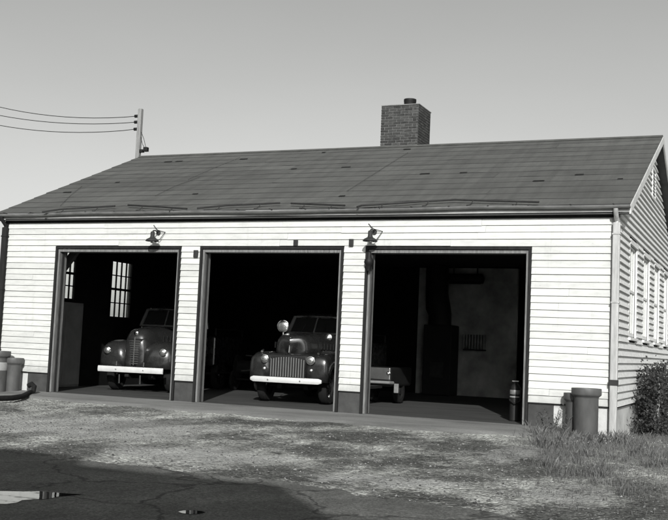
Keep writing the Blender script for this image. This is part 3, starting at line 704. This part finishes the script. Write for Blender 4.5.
def fender(parent, s, xi, xo, y0, y1, ytop, zt, zfront, zskirt, yc, wr, wz, nose, ex, mat):
    def sec(y, sc_):
        if y < ytop: f = (y-y0)/(ytop-y0); top = zfront+(zt-zfront)*math.sin(min(1, f)*math.pi/2)**.8
        else: f = (y-ytop)/(y1-ytop); top = zt-(zt-.52)*f**1.7
        dz = wr*wr-(y-yc)**2; zb = max(zskirt, wz+math.sqrt(dz)) if dz > 0 else zskirt
        zb = min(zb, top-.06); out = []
        for j in range(15):
            a = math.pi/2*j/14
            x = xi+(xo-xi)*math.sin(a)**ex; z = zb+(top-zb)*math.cos(a)**ex
            out.append((s*(xi+(x-xi)*sc_), y, zskirt+(z-zskirt)*sc_ if sc_ < 1 else z))
        return out
    rr = []
    for k in range(8):
        ph = math.pi/2*k/7; rr.append(sec(y0+nose*(1-math.cos(ph)), max(.02, math.sin(ph)**.42)))
    for y in np.linspace(y0+nose, y1, 26)[1:]: rr.append(sec(y, 1.0))
    return MB().rings(rr, closed=False, caps=False).obj('fender', mat, parent, True, solid=.012)
def hood(parent, y0, y1, w0, w1, z0, z1, zb0, zb1, nose, ex, vee, mat, nsc=.38):
    def sec(y, sc_):
        f = (y-y0)/(y1-y0); w_ = w0+(w1-w0)*f**.85; zt = z0+(z1-z0)*math.sin(min(1, f*1.2)*math.pi/2); zb = zb0+(zb1-zb0)*f; out = []
        for j in range(25):
            a = -math.pi/2+math.pi*j/24; x = w_*spow(math.sin(a), ex); z = zb+(zt-zb)*abs(math.cos(a))**ex
            out.append((x*sc_, y+vee*abs(x)/w0*max(0, 1-f*3), zb+(z-zb)*(sc_ if sc_ < 1 else 1)))
        return out
    rr = []
    for k in range(8):
        ph = math.pi/2*k/7; rr.append(sec(y0+nose*(1-math.cos(ph)), max(.02, math.sin(ph)**nsc)))
    for y in np.linspace(y0+nose, y1, 18)[1:]: rr.append(sec(y, 1))
    return MB().rings(rr, closed=False, caps=False).obj('hood', mat, parent, True, solid=.008)
def plan_ring(hw, ya, yb_, z, n=36, e=4.5):
    yc, hy = (ya+yb_)/2, (yb_-ya)/2; out = []
    for j in range(n):
        t_ = 2*math.pi*j/n; out.append((hw*spow(math.cos(t_), 2/e), yc+hy*spow(math.sin(t_), 2/e), z))
    return out
def cab(parent, y0, y1, hw, zbelt, ztop, mat, rake):
    o = MB().rings([plan_ring(hw*a, y0+d, y1, z) for a, d, z in ((.90, .05, .50), (.97, .02, .62), (1.0, .0, .9), (1.0, .0, 1.2), (.985, .0, zbelt-.12), (.95, .02, zbelt-.03), (.92, .05, zbelt))]).obj('cab', mat, parent, True)
    yf = y0+rake; h2 = hw*.82
    MB().rings([plan_ring(h2*a, yf+d, y1-.02-d*.3, z, e=3.6) for a, d, z in ((1.0, 0, ztop-.13), (1.01, -.012, ztop-.11), (.99, .0, ztop-.06), (.9, .06, ztop-.025), (.65, .2, ztop), (.2, .42, ztop+.008))]).obj('cab_roof', mat, o, True)
    zb, zt = zbelt-.02, ztop-.10; xb, xt = hw*.86, h2*.95; yb0, yt0 = y0+.07, yf+.05
    for s_ in (-1, 1):
        MB().tube([(s_*xb, yb0+.03, zb), (s_*(xb+xt)/2, (yb0+yt0)/2+.02, (zb+zt)/2), (s_*xt, yt0+.03, zt)], .042, 8).obj('pillar', 'cab_trim', o, True)
        MB().tube([(s_*xb*1.02, y1-.14, zb), (s_*xt*1.03, y1-.16, zt)], [.06, .06], 8).obj('pillar', mat, o, True)
        MB().add([(s_*(xb-.005), yb0+.07, zb), (s_*(xb-.005), y1-.15, zb), (s_*xt, y1-.16, zt), (s_*xt, yt0+.06, zt)], [(0, 1, 2, 3)]).obj('side_window', 'truck_glass', o)
        MB().add([(s_*.012, yb0-.02, zb), (s_*xb, yb0+.03, zb), (s_*xt, yt0+.03, zt), (s_*.012, yt0-.03, zt)], [(0, 1, 2, 3)]).obj('windshield', 'truck_glass', o)
    MB().tube([(0, yb0-.03, zb), (0, yt0-.04, zt)], .018, 6).obj('divider', 'cab_trim', o, True)
    MB().tube([(-xb, yb0+.02, zb+.02), (-xb*.5, yb0-.02, zb+.02), (0, yb0-.035, zb+.02), (xb*.5, yb0-.02, zb+.02), (xb, yb0+.02, zb+.02)], .022, 6).obj('cowl_rim', 'cab_trim', o, True)
    MB().tube([(-xt, yt0+.02, zt), (-xt*.5, yt0-.025, zt+.012), (0, yt0-.04, zt+.015), (xt*.5, yt0-.025, zt+.012), (xt, yt0+.02, zt)], .024, 6).obj('header_rim', 'cab_trim', o, True)
    for s_ in (-1, 1): MB().tube([(s_*.30, yb0-.035, zb+.03), (s_*.22, yb0+.05, zb+.22)], .006, 5).obj('wiper', 'black_metal', o)
    MB().box(-hw*.8, hw*.8, y1-.10, y1-.06, zb-.05, zt).obj('rear_panel', mat, o)
    return o
def rear_body(parent, y0, y1, hw, mat):
    o = MB().box(-hw, hw, y0, y1, .62, 1.38).obj('body', mat, parent, bevel=.04)
    for s_ in (-1, 1):
        MB().tube([(s_*hw*.95, y0+.1, 1.40), (s_*hw*.95, y0+.1, 1.58), (s_*hw*.95, y1-.1, 1.58), (s_*hw*.95, y1-.1, 1.40)], .02, 6).obj('rail', 'black_metal', o, True)
        MB().box(s_*hw*1.12-.1, s_*hw*1.12+.1, 1.95, y1-.1, .42, .46).obj('running_board', 'black_metal', o)
    MB().box(-.38, .38, .55, y1-.05, .44, .56).obj('chassis', 'black_metal', o)
    return o
def bumper(parent, hw, z0, z1, bow, mat, rnd, y=0.0, x_off=0.0):
    rr = []
    for x in np.linspace(-hw, hw, 25):
        f = abs(x)/hw; yy = y+bow*f**2.4; h = (z1-z0)/2; zc = (z0+z1)/2; k = 1 if f < .97 or not rnd else .55
        rr.append([(x, yy+.022, zc-h*k), (x, yy+.004, zc-h*.92*k), (x, yy-.008, zc-h*.4*k), (x, yy-.008, zc+h*.4*k), (x, yy+.004, zc+h*.92*k), (x, yy+.022, zc+h*k), (x, yy+.03, zc)])
    o = MB().rings(rr).obj('bumper', mat, parent, True)
    for s_ in (-1, 1): MB().box(s_*.36-.03, s_*.36+.03, y+.03, y+.5, (z0+z1)/2-.035, (z0+z1)/2+.035).obj('bumper_arm', 'black_metal', o)
    return o

def truck_flat_face(label, loc, rz_, spot=True):
    t = thing('fire_truck', label, 'fire truck', loc, rz_)
    mt = 'enamel_dark'
    for s_ in (-1, 1):
        fender(t, s_, .40, .89, .19, 1.95, .55, 1.09, .98, .48, .80, .47, .36, .09, .32, mt)
        wheel(t, s_*.70, .80, .37, .19, s_); wheel(t, s_*.70, 3.75, .37, .19, s_)
        MB().box(s_*.30-.05, s_*.30+.05, .55, 1.0, .30, .40).obj('axle_spring', 'black_metal', t)
    MB().tube([(-.62, .80, .36), (.62, .80, .36)], .035, 8).obj('axle', 'black_metal', t)
    # front panel with a slight bow, recess and bars
    fp = surf(lambda u, v: ((u*2-1)*.56, .195+.03*(u*2-1)**2+.05*max(0, v-.85)/.15, .48+.58*v), np.linspace(0, 1, 15), np.linspace(0, 1, 12)).obj('front_panel', mt, t, True, solid=.01)
    gk = MB().box(-.385, .385, .186, .1945, .555, 1.0).obj('grille', 'black_metal', t)
    for k in range(14):
        x = -.37+.74*k/13; h = .985-.05*(x/.37)**2
        MB().box(x-.010, x+.010, .160, .1855, .565, h).obj('grille_bar', 'grille_grey', gk, bevel=.004)
    hood(t, .25, 1.78, .34, .72, 1.44, 1.54, 1.00, 1.02, .14, .50, .12, mt, .34)
    MB().bar((0, .24, 1.08), (0, .30, 1.40), .016, .016).obj('hood_trim', 'chrome', t)
    for s_ in (-1, 1):
        lamp_unit('headlight', t, s_*.52, .165, .93, .085)
        MB().lathe([(.035, .02), (.04, -.01), (.02, -.025), (.002, -.028)], (s_*.53, .185, .72), 1, 14).obj('parking_lamp', 'dull_chrome', t, True)
    for s_ in (-1, 1):
        for k in range(7): MB().bar((s_*(.535+.035*k), .80+.11*k, 1.17), (s_*(.535+.035*k), .80+.11*k, 1.30), .012, .03).obj('hood_louvre', 'black_metal', t)
        MB().tube([(s_*.64, .30, 1.08), (s_*.66, .42, 1.115)], [.028, .02], 8).obj('marker_lamp', 'dull_chrome', t, True)
        MB().lathe([(.012, .012), (.016, 0), (.012, -.012), (.002, -.014)], (s_*.36, -.010, .50), 1, 10).obj('bumper_bolt', 'dull_chrome', t, True)
    MB().tube([(0, .36, 1.445), (0, .9, 1.515), (0, 1.72, 1.548)], .008, 6).obj('hood_seam', 'black_metal', t)
    bumper(t, .80, .44, .56, .10, 'bumper_white', True)
    cab(t, 1.72, 3.05, .74, 1.53, 2.00, mt, .30); rear_body(t, 3.12, 5.3, .80, mt)
    if spot:
        o = MB().tube([(-.60, 1.45, 1.05), (-.60, 1.42, 1.52)], .018, 8).obj('spotlight_post', 'dull_chrome', t, True)
        lamp_unit('spotlight', t, -.60, 1.40, 1.66, .13, .16)
        MB().lathe([(.05, .22), (.07, .10), (.085, .0), (.085, -.02), (.02, -.06)], (.52, 1.30, 1.44), 1, 18).obj('siren', 'dull_chrome', t, True)
        MB().tube([(.52, 1.36, 1.06), (.52, 1.36, 1.40)], .018, 6).obj('siren_post', 'black_metal', t, True)
    return t
def truck_round_fender(label, loc, rz_):
    t = thing('fire_truck', label, 'fire truck', loc, rz_); mt = 'enamel_grey'
    for s_ in (-1, 1):
        fender(t, s_, .24, .93, .22, 2.0, .70, 1.20, 1.02, .56, .86, .47, .37, .20, .42, mt)
        wheel(t, s_*.72, .86, .38, .19, s_); wheel(t, s_*.72, 3.9, .38, .19, s_)
        MB().box(s_*.30-.05, s_*.30+.05, .5, 1.1, .30, .40).obj('axle_spring', 'black_metal', t)
        lamp_unit('headlight', t, s_*.70, .225, .94, .080, .14)
        MB().tube([(s_*.26, .02, .40), (s_*.26, .03, .20)], .02, 6).obj('tow_hook', 'dull_chrome', t, True)
        MB().tube([(s_*.34, -.005, .60), (s_*.34, .0, .70)], .018, 6).obj('bumper_guard', 'dull_chrome', t, True)
    MB().tube([(-.62, .86, .37), (.62, .86, .37)], .04, 8).obj('axle', 'black_metal', t)
    hd = hood(t, .20, 1.85, .29, .70, 1.44, 1.55, .55, .95, .26, .66, 0.0, mt, .34)
    surf(lambda u, v: ((u*2-1)*.5, .34+.10*(1-v), .52+.5*v), np.linspace(0, 1, 8), np.linspace(0, 1, 6)).obj('apron_panel', mt, t, True, solid=.01)
    gr_ = bpy.data.objects.new('grille', None); COL.objects.link(gr_); gr_.parent = t
    MB().add([(x_, y_, z_) for x_, y_ in [(a*.225, .207+.10*abs(a)**2.6) for a in np.linspace(-1, 1, 11)] for z_ in (.60, 1.24)], [(2*i, 2*i+2, 2*i+3, 2*i+1) for i in range(10)]).obj('grille_back', 'black_metal', gr_, True, solid=.01)
    for k in range(11):
        z = .66+.052*k; pts = []
        for a in np.linspace(-1, 1, 11):
            pts.append((a*.215, .198+.10*abs(a)**2.6, z))
        MB().tube(pts, .0125, 6).obj('grille_bar', 'grille_dim', gr_, True)
    MB().bar((0, .188, .62), (0, .20, 1.27), .022, .02).obj('grille_spine', 'dull_chrome', gr_)
    MB().lathe([(.05, .02), (.05, -.01), (.03, -.02), (.002, -.022)], (0, .25, 1.36), 1, 16).obj('emblem', 'chrome', t, True)
    bumper(t, .81, .45, .585, .03, 'bumper_white', False)
    for s_ in (-1, 1):
        for k in range(6): MB().bar((s_*(.44+.035*k), .85+.13*k, 1.18), (s_*(.44+.035*k), .85+.13*k, 1.33), .012, .03).obj('hood_louvre', 'black_metal', t)
        MB().lathe([(.014, .012), (.018, 0), (.014, -.012), (.002, -.016)], (s_*.34, -.008, .52), 1, 10).obj('bumper_bolt', 'dull_chrome', t, True)
    MB().tube([(0, .30, 1.44), (0, .9, 1.52), (0, 1.8, 1.56)], .008, 6).obj('hood_seam', 'dull_chrome', t)
    cab(t, 1.80, 3.2, .76, 1.58, 2.08, mt, .26); rear_body(t, 3.3, 5.6, .82, mt)
    return t
ford = truck_flat_face('dark fire truck with vertical-bar grille and round spotlight in the middle door', (5.15, 1.17, 0), R(5))
intl = truck_round_fender('dark fire truck with bulging fenders and horizontal-bar grille in the left door', (1.02, 1.58, 0), R(9))
t = thing('hose_cart', 'small dark hose cart with pale handle bars deep inside the middle door', 'hose cart', (1.98, 5.2, 0))
for s_ in (-1, 1): wheel(t, s_*.36, .35, .27, .06, s_, 'rubber')
MB().lathe([(.30, -.27), (.30, -.25), (.17, -.24), (.17, .24), (.30, .25), (.30, .27)], (0, .35, .62), 0, 24).obj('drum', 'rubber', t, True)
MB().tube([(-.36, .35, .30), (.36, .35, .30)], .02, 8).obj('axle', 'black_metal', t, True)
for s_ in (-1, 1): MB().bar((s_*.30, .35, .30), (s_*.30, .35, .66), .03, .03).obj('frame', 'black_metal', t)
MB().tube([(.12, .0, .93), (.40, .0, .92)], .016, 8).obj('handle', 'dull_chrome', t, True); MB().tube([(.0, .02, .53), (.38, .0, .57), (.38, .0, .63)], .016, 8).obj('pull_bar', 'dull_chrome', t, True)
for s_ in (-1, 1): MB().bar((s_*.30, .35, .60), (s_*.20+.05, .02, .92), .025, .025).obj('brace', 'black_metal', t)
t = thing('pump_trailer', 'small pump trailer with a bare metal side panel behind the middle pier', 'trailer', (6.38, 3.55, 0))
MB().box(-.45, .30, .0, 1.5, .40, .83).obj('body', 'black_metal', t, bevel=.05)
MB().box(-.24, .28, -.02, -.003, .56, .82).obj('side_panel', 'dull_chrome', t, bevel=.01)
MB().tube([(-.35, -.05, .49), (.30, -.05, .49), (.34, .05, .49)], .035, 10).obj('bumper', 'galvanised', t, True)
lamp_unit('tail_lamp', t, .25, -.03, .70, .045, .04)
wheel(t, .22, .8, .28, .12, 1, 'rubber'); wheel(t, -.38, .8, .28, .12, -1, 'rubber')
MB().box(.315, .42, .18, .24, .26, .47).obj('step_plate', 'galvanised', t, bevel=.01)
MB().box(-.1, .1, -.9, .0, .36, .42).obj('drawbar', 'black_metal', t)

# ------------------------------------------------------------------ barn lamps
def barn_lamp(x, z, label):
    t = thing('barn_lamp', label, 'lamp', (x, 0, z))
    yl = -.26
    MB().lathe([(.145, -.055), (.14, -.045), (.125, -.02), (.09, .0), (.055, .02), (.045, .05), (.045, .13), (.03, .15), (.006, .155)], (0, yl, 0), 2, 22, False).obj('shade', 'rust_metal', t, True, solid=.004)
    MB().lathe([(.02, .0), (.035, -.03), (.045, -.06), (.035, -.085), (.005, -.10)], (0, yl, 0), 2, 14).obj('bulb', 'lens', t, True)
    MB().tube([(0, yl, .14), (0, yl+.02, .17), (0, yl+.10, .18), (0, -.03, .15)], .014, 8).obj('arm', 'rust_metal', t, True)
    MB().lathe([(.05, -.034), (.05, -.055), (.02, -.06)], (0, 0, .15), 1, 14).obj('wall_plate', 'rust_metal', t, True)
    MB().tube([(-.13, -.042, .31), (-.06, -.05, .24), (.0, -.08, .20), (.17, -.05, .16), (.07, -.09, -.0), (.02, yl+.04, -.02)], .0085, 6).obj('lead_wire', 'wire', t)
    return t
barn_lamp(2.64, 3.335, 'dark barn lamp above the left garage door'); barn_lamp(7.52, 3.33, 'dark barn lamp above the pier at the right garage door')

# ------------------------------------------------------------------ clay pipe bollards
def clay_pipe(x, y, z, h, r, label, band=False):
    t = thing('clay_pipe', label, 'pipe', (x, y, z))
    pr = [(r*.98, 0), (r, .02), (r*1.0, h-.17), (r*1.03, h-.15), (r*1.10, h-.135), (r*1.20, h-.12), (r*1.24, h-.10), (r*1.24, h-.015), (r*1.22, h), (r*1.0, h), (r*.97, h-.02), (r*.95, h-.14), (.01, h-.16)]
    MB().lathe(pr, (0, 0, 0), 2, 32).obj('barrel', 'clay', t, True)
    if band:
        MB().lathe([(r*1.004, h-.42), (r*1.012, h-.415), (r*1.012, h-.25), (r*1.004, h-.245)], (0, 0, 0), 2, 32, False).obj('painted_band', 'label_paint', t, True)
    return t
clay_pipe(11.66, -.42, -.21, .93, .205, 'thick clay pipe post beside the right downspout')
clay_pipe(11.44, -.20, -.20, .82, .165, 'shorter clay pipe post tucked behind the thick one by the right wall')
clay_pipe(-1.02, -.42, -.15, .99, .19, 'clay pipe post with a pale painted band at the left corner', True)
clay_pipe(-.80, -.20, -.14, .84, .165, 'plain clay pipe post beside the banded one at the left corner')
# black hose on the ground at the left corner
q = [on_plane(x, y, 2, -.04) for x, y in ((-24, 399), (0, 398.3), (12, 398), (22, 396.5), (29, 394))]
pts = [tuple(a) for a in q]; e = pts[-1]; pts[-1] = (e[0], e[1], -.02); pts += [(e[0]+.07, e[1]+.05, .02), (e[0]+.06, e[1]+.08, .12), (e[0]-.02, e[1]+.09, .17), (e[0]-.10, e[1]+.09, .13)]
tag(MB().tube(pts, .055, 12).obj('drain_hose', 'rubber', None, True), 'thick black hose lying on the ground by the left corner', 'hose')

# ------------------------------------------------------------------ service mast and wires
t = thing('service_mast', 'square timber service mast at the left gable peak', 'mast', (RX0-.095, 5.45, 0))
MB().box(-.058, .058, -.058, .058, -.2, 7.66).obj('post', 'timber', t, bevel=.01)
for z in (7.46, 7.29, 7.09):
    o = MB().lathe([(.018, -.06), (.03, -.09), (.045, -.10), (.045, -.13), (.03, -.14), (.045, -.15), (.045, -.18), (.02, -.19)], (0, 0, z), 0, 12).obj('insulator', 'black_metal', t, True)
    MB().tube([(-.09, 0, z-.02), (-.05, 0, z-.12), (-.062, 0, z-.2)], .008, 5).obj('loop', 'wire', o)
MB().box(.06, .17, -.06, .06, 6.42, 6.50).obj('junction_box', 'black_metal', t, bevel=.01); MB().box(.19, .31, -.06, .06, 6.44, 6.56).obj('junction_box', 'black_metal', t, bevel=.01)
MB().tube([(.06, 0, 7.0), (.16, 0, 6.8), (.24, 0, 6.56)], .008, 5).obj('lead', 'wire', t); MB().tube([(.06, 0, 6.85), (.12, 0, 6.66), (.2, 0, 6.54)], .008, 5).obj('lead', 'wire', t)
for nm, zz, c in (('top', 7.46, (7.46, 7.47, 7.58, 7.97)), ('middle', 7.29, (7.29, 7.30, 7.39, 7.72)), ('bottom', 7.09, (7.09, 7.05, 7.13, 7.42))):
    p_ = np.polyfit([-1.85, -3.3, -4.45, -6.73], c, 2); pts = [(RX0-.095-.16, 5.45, zz)] + [(x, 5.45, float(np.polyval(p_, x))) for x in np.linspace(-2.3, -13.9, 24)]
    tag(MB().tube(pts, .011, 5).obj('power_wire', 'wire'), 'sagging %s wire of three leaving the timber mast' % nm, 'wire', 'overhead wires at the mast')
t = thing('utility_pole', 'round timber utility pole holding the far ends of the wires', 'pole', (-14.0, 5.45, 0))
MB().tube([(0, 0, -.5), (0, 0, 11.4)], [.16, .11], 12).obj('post', 'timber', t, True); MB().box(-.05, .05, -.9, .9, 10.6, 10.72).obj('crossarm', 'timber', t)

# ------------------------------------------------------------------ house behind the camera whose shadow lies on the road
t = thing('neighbour_house', 'pale gabled house across the road from the fire station', 'house', (0, 0, 0))
def prism(x0, x1, y0, y1, ze, zr, name, mt, par, th=0.0):
    ym = (y0+y1)/2
    return MB().add([(x, y, z) for x in (x0, x1) for y, z in ((y0, ze), (y1, ze), (ym, zr))], [(0, 1, 2), (5, 4, 3), (0, 2, 5, 3), (2, 1, 4, 5), (1, 0, 3, 4)]).obj(name, mt, par)
def caster(sx, sy, z):      # the point at height z whose shadow falls on the ground at (sx, sy)
    l_ = (z+.2)/to_sun.z; return sx+to_sun.x*l_, sy+to_sun.y*l_
ax_, ay_ = caster(9.95, -8.80, 7.74); ux_, uy_ = caster(6.95, -8.06, 8.10)
fy_ = caster(12.6, -11.5, 4.85)[1]; half = abs(fy_-ay_); hy0, hy1 = ay_-half, ay_+half
MB().box(-16, ax_-.3, hy0+.3, hy1-.3, -.3, 4.85).obj('wall', 'house_wall', t)
prism(-16.3, ax_, hy0, hy1, 4.852, 7.74, 'roof', 'house_roof', t)
prism(-16.0, ux_, uy_-half*.75, uy_+half*.75, 5.7, 8.10, 'upper_roof', 'house_roof', t)
for k in range(7):
    x = -13+k*4.4; wv = MB().box(x-.5, x+.5, hy1-.3, hy1-.26, 1.0, 2.6).obj('window', 'rake_white', t); MB().box(x-.42, x+.42, hy1-.258, hy1-.25, 1.1, 2.5).obj('pane', 'truck_glass', wv)
MB().box(14.1, 15.1, hy1-.3, hy1-.25, -.1, 2.1).obj('door', 'casing_paint', t)

# ------------------------------------------------------------------ grass, weeds, shrub
def blades(name, XY, hmin, hmax, wd, mat, label, lean=.35, cat='grass'):
    n_ = len(XY); vs = np.zeros((n_, 4, 3)); a = rng.random(n_)*6.283; h = hmin+(hmax-hmin)*rng.random(n_)**1.6
    z = gz(XY[:, 0], XY[:, 1]); dx, dy = np.cos(a), np.sin(a); w_ = wd*rng.uniform(.6, 1.3, n_); l = lean*h*rng.random(n_); b_ = rng.random(n_)*6.283
    lx, ly = np.cos(b_)*l, np.sin(b_)*l
    vs[:, 0] = np.stack([XY[:, 0]-dx*w_, XY[:, 1]-dy*w_, z-.01], 1); vs[:, 1] = np.stack([XY[:, 0]+dx*w_, XY[:, 1]+dy*w_, z-.01], 1)
    vs[:, 2] = np.stack([XY[:, 0]+lx*.4+dx*w_*.7, XY[:, 1]+ly*.4+dy*w_*.7, z+h*.6], 1); vs[:, 3] = np.stack([XY[:, 0]+lx, XY[:, 1]+ly, z+h], 1)
    ar = np.arange(n_)*4
    fs = np.concatenate([np.stack([ar, ar+1, ar+2], 1), np.stack([ar, ar+2, ar+3], 1)])
    me = bpy.data.meshes.new(name); me.from_pydata(vs.reshape(-1, 3).tolist(), [], fs.tolist())
    return tag(mesh_obj(name, me, mat), label, cat, kind='stuff')
def bound_x(y): return np.interp(-y, [-12, 0.0, .5, 1.5, 3.0, 4.66, 6.84, 8.6, 10], [12.15, 10.95, 11.0, 11.2, 11.45, 11.78, 12.65, 13.55, 14.2])
def clump(x, y): return .5+.5*np.sin(x*4.1+1.3*np.sin(y*3.0))*np.cos(y*2.7+x*1.1)
def patch(n, ymax=3.5):
    y = rng.uniform(-9.2, ymax, n); x = bound_x(y)+rng.exponential(1.5, n) + rng.normal(0, .10, n)
    d = x-bound_x(y)
    keep = (x < 19) & ~((y > -.03) & (x < XR+.05)) & (rng.random(n) < np.where(d < 0, .5, .30+.7*clump(x, y))) & ((y > -3.6) | (rng.random(n) < np.clip((y+7.2)/4.2, .03, .8)))
    return np.stack([x[keep], y[keep]], 1)
blades('grass_patch', patch(80000), .02, .095, .0032, 'grass', 'rough grass growing at the right corner of the yard')
def tufts(n, k, sp):
    c = patch(n, 2.5); out = []
    for q in c: out.append(q+rng.normal(0, sp, (k, 2)))
    return np.concatenate(out)
tq = np.concatenate([np.array([[11.2, -.5], [11.35, -.75], [11.9, -.7], [11.05, -.9], [11.55, -.95], [12.2, -.3], [11.3, -1.5], [11.45, -2.4], [11.2, -1.1]])[i % 9]+rng.normal(0, .17, (150, 2)) for i in range(18)])
blades('wall_grass', tq[~((tq[:, 1] > -.03) & (tq[:, 0] < XR+.05))], .05, .24, .0024, 'grass', 'tallest grass round the clay pipes and apron end', .7)
blades('grass_tufts', tufts(200, 30, .05), .06, .18, .0045, 'grass', 'taller grass tufts in the right corner patch', .7)
# sparse weeds out in the gravel near the grass
yy = rng.uniform(-8.6, -1.5, 2600); xx = bound_x(yy)-rng.exponential(.35, 2600); kk_ = clump(xx*2, yy*2) > .62
blades('gravel_weeds', np.stack([xx[kk_], yy[kk_]], 1), .015, .06, .004, 'weed', 'low weeds creeping out over the gravel edge', .6)
# clover heads
cl = patch(420, 1.0); vs = []; fs = []; k = 0
cl = cl[(cl[:, 1] > -2.6) & (cl[:, 0] > 11.3)]
for (x, y), z in zip(cl, gz(cl[:, 0], cl[:, 1])):
    r_ = .008; zz = z+random.uniform(.07, .14)
    vs += [(x-r_, y, zz), (x+r_, y, zz), (x, y-r_, zz), (x, y+r_, zz), (x, y, zz+r_), (x, y, zz-r_)]; fs += [tuple(i_+k for i_ in f_) for f_ in ((0,2,4),(2,1,4),(1,3,4),(3,0,4),(2,0,5),(1,2,5),(3,1,5),(0,3,5))]; k += 6
me = bpy.data.meshes.new('clover_heads'); me.from_pydata(vs, [], fs); tag(mesh_obj('clover_heads', me, 'clover'), 'tiny white clover heads in the grass by the wall', 'clover', kind='stuff')
# tall weeds by the wall
def weed(x, y, h, nst, label, leafy=True):
    t = thing('tall_weed', label, 'weed', (x, y, float(gz(np.array(x), np.array(y)))), 0, 'tall weeds by the right wall')
    st_ = MB(); lf = MB()
    for i in range(nst):
        a = random.random()*6.28; l = random.uniform(.05, .22)*h/.5; hh = h*random.uniform(.6, 1.0); bx, by = random.gauss(0, .05), random.gauss(0, .05)
        pts = [(bx+math.cos(a)*l*f*f, by+math.sin(a)*l*f*f, hh*f) for f in np.linspace(0, 1, 5)]; st_.tube(pts, [.005, .0045, .004, .003, .0015], 4)
        for f in np.linspace(.2, .97, 9):
            px, py, pz = bx+math.cos(a)*l*f*f, by+math.sin(a)*l*f*f, hh*f; b_ = random.random()*6.28; L = random.uniform(.04, .09); d = Vector((math.cos(b_), math.sin(b_), random.uniform(-.1, .9))).normalized(); s_ = d.cross(Vector((0, 0, 1))).normalized()*L*.14
            p0 = Vector((px, py, pz)); lf.add([p0, p0+d*L*.5+s_, p0+d*L, p0+d*L*.5-s_], [(0, 1, 2, 3)])
    tag(st_.obj('stems', 'weed', t), kind='stuff'); tag(lf.obj('leaves', 'weed', t), kind='stuff')
    return t
for (x, y, h, k) in ((11.12, -.32, .55, 9), (11.0, -.62, .36, 8), (11.28, -.55, .40, 8), (11.2, -.95, .30, 7), (12.32, .55, .42, 8)):
    weed(x, y, h, k, {.55: 'tallest spindly weed clump in front of the wall left of the clay pipes', .36: 'bushy weed clump at the apron end', .40: 'mid-height weed clump between the apron end and the thick clay pipe', .30: 'shortest weed clump at the front edge of the grass', .42: 'leafy weed clump beside the gable foundation'}[h])
# vine-covered shrub against the gable
t = thing('shrub', 'dark tangled shrub with pale bare stems against the gable wall', 'shrub', (12.42, 2.9, -.21))
st_ = MB()
for i in range(22):
    y = random.uniform(-.6, 3.0); x = random.uniform(-.2, .25); h = random.uniform(.85, 1.4); a = random.gauss(0, .2)
    MB().tube([(x, y, -.05), (x+.05*a, y+a*.3, h*.4), (x+.1*a+random.gauss(0, .05), y+a*.5, h*.75), (x+random.gauss(0, .08), y+a*.8, h)], [.030, .026, .02, .008], 6).obj('stem', 'bark', t, True)
lf = []; ff = []; k = 0
cent = [(rng.normal(.02, .17), rng.uniform(-.7, 3.4), rng.uniform(.03, 1.35)) for _ in range(560)]
cent = [c for c in cent if c[2] < 1.15+.16*math.sin(c[1]*2.6+1.0)+.10*math.sin(c[1]*7.0) and not (abs(math.sin(c[1]*1.9+.4)) < .22 and c[2] > .35)]
for cx, cy, cz in cent:
    for _ in range(26):
        p0 = np.array([cx, cy, cz])+rng.normal(0, .085, 3); p0[0] = max(p0[0], -.38); p0[2] = max(.02, p0[2]); d = rng.normal(0, 1, 3); d /= np.linalg.norm(d); e_ = np.cross(d, rng.normal(0, 1, 3)); e_ /= np.linalg.norm(e_); L = rng.uniform(.04, .085)
        lf += [tuple(p0), tuple(p0+d*L*.55+e_*L*.32), tuple(p0+d*L), tuple(p0+d*L*.55-e_*L*.32)]; ff.append((k, k+1, k+2, k+3)); k += 4
me = bpy.data.meshes.new('foliage'); me.from_pydata(lf, [], ff); tag(mesh_obj('foliage', me, 'leaf', t), kind='stuff')
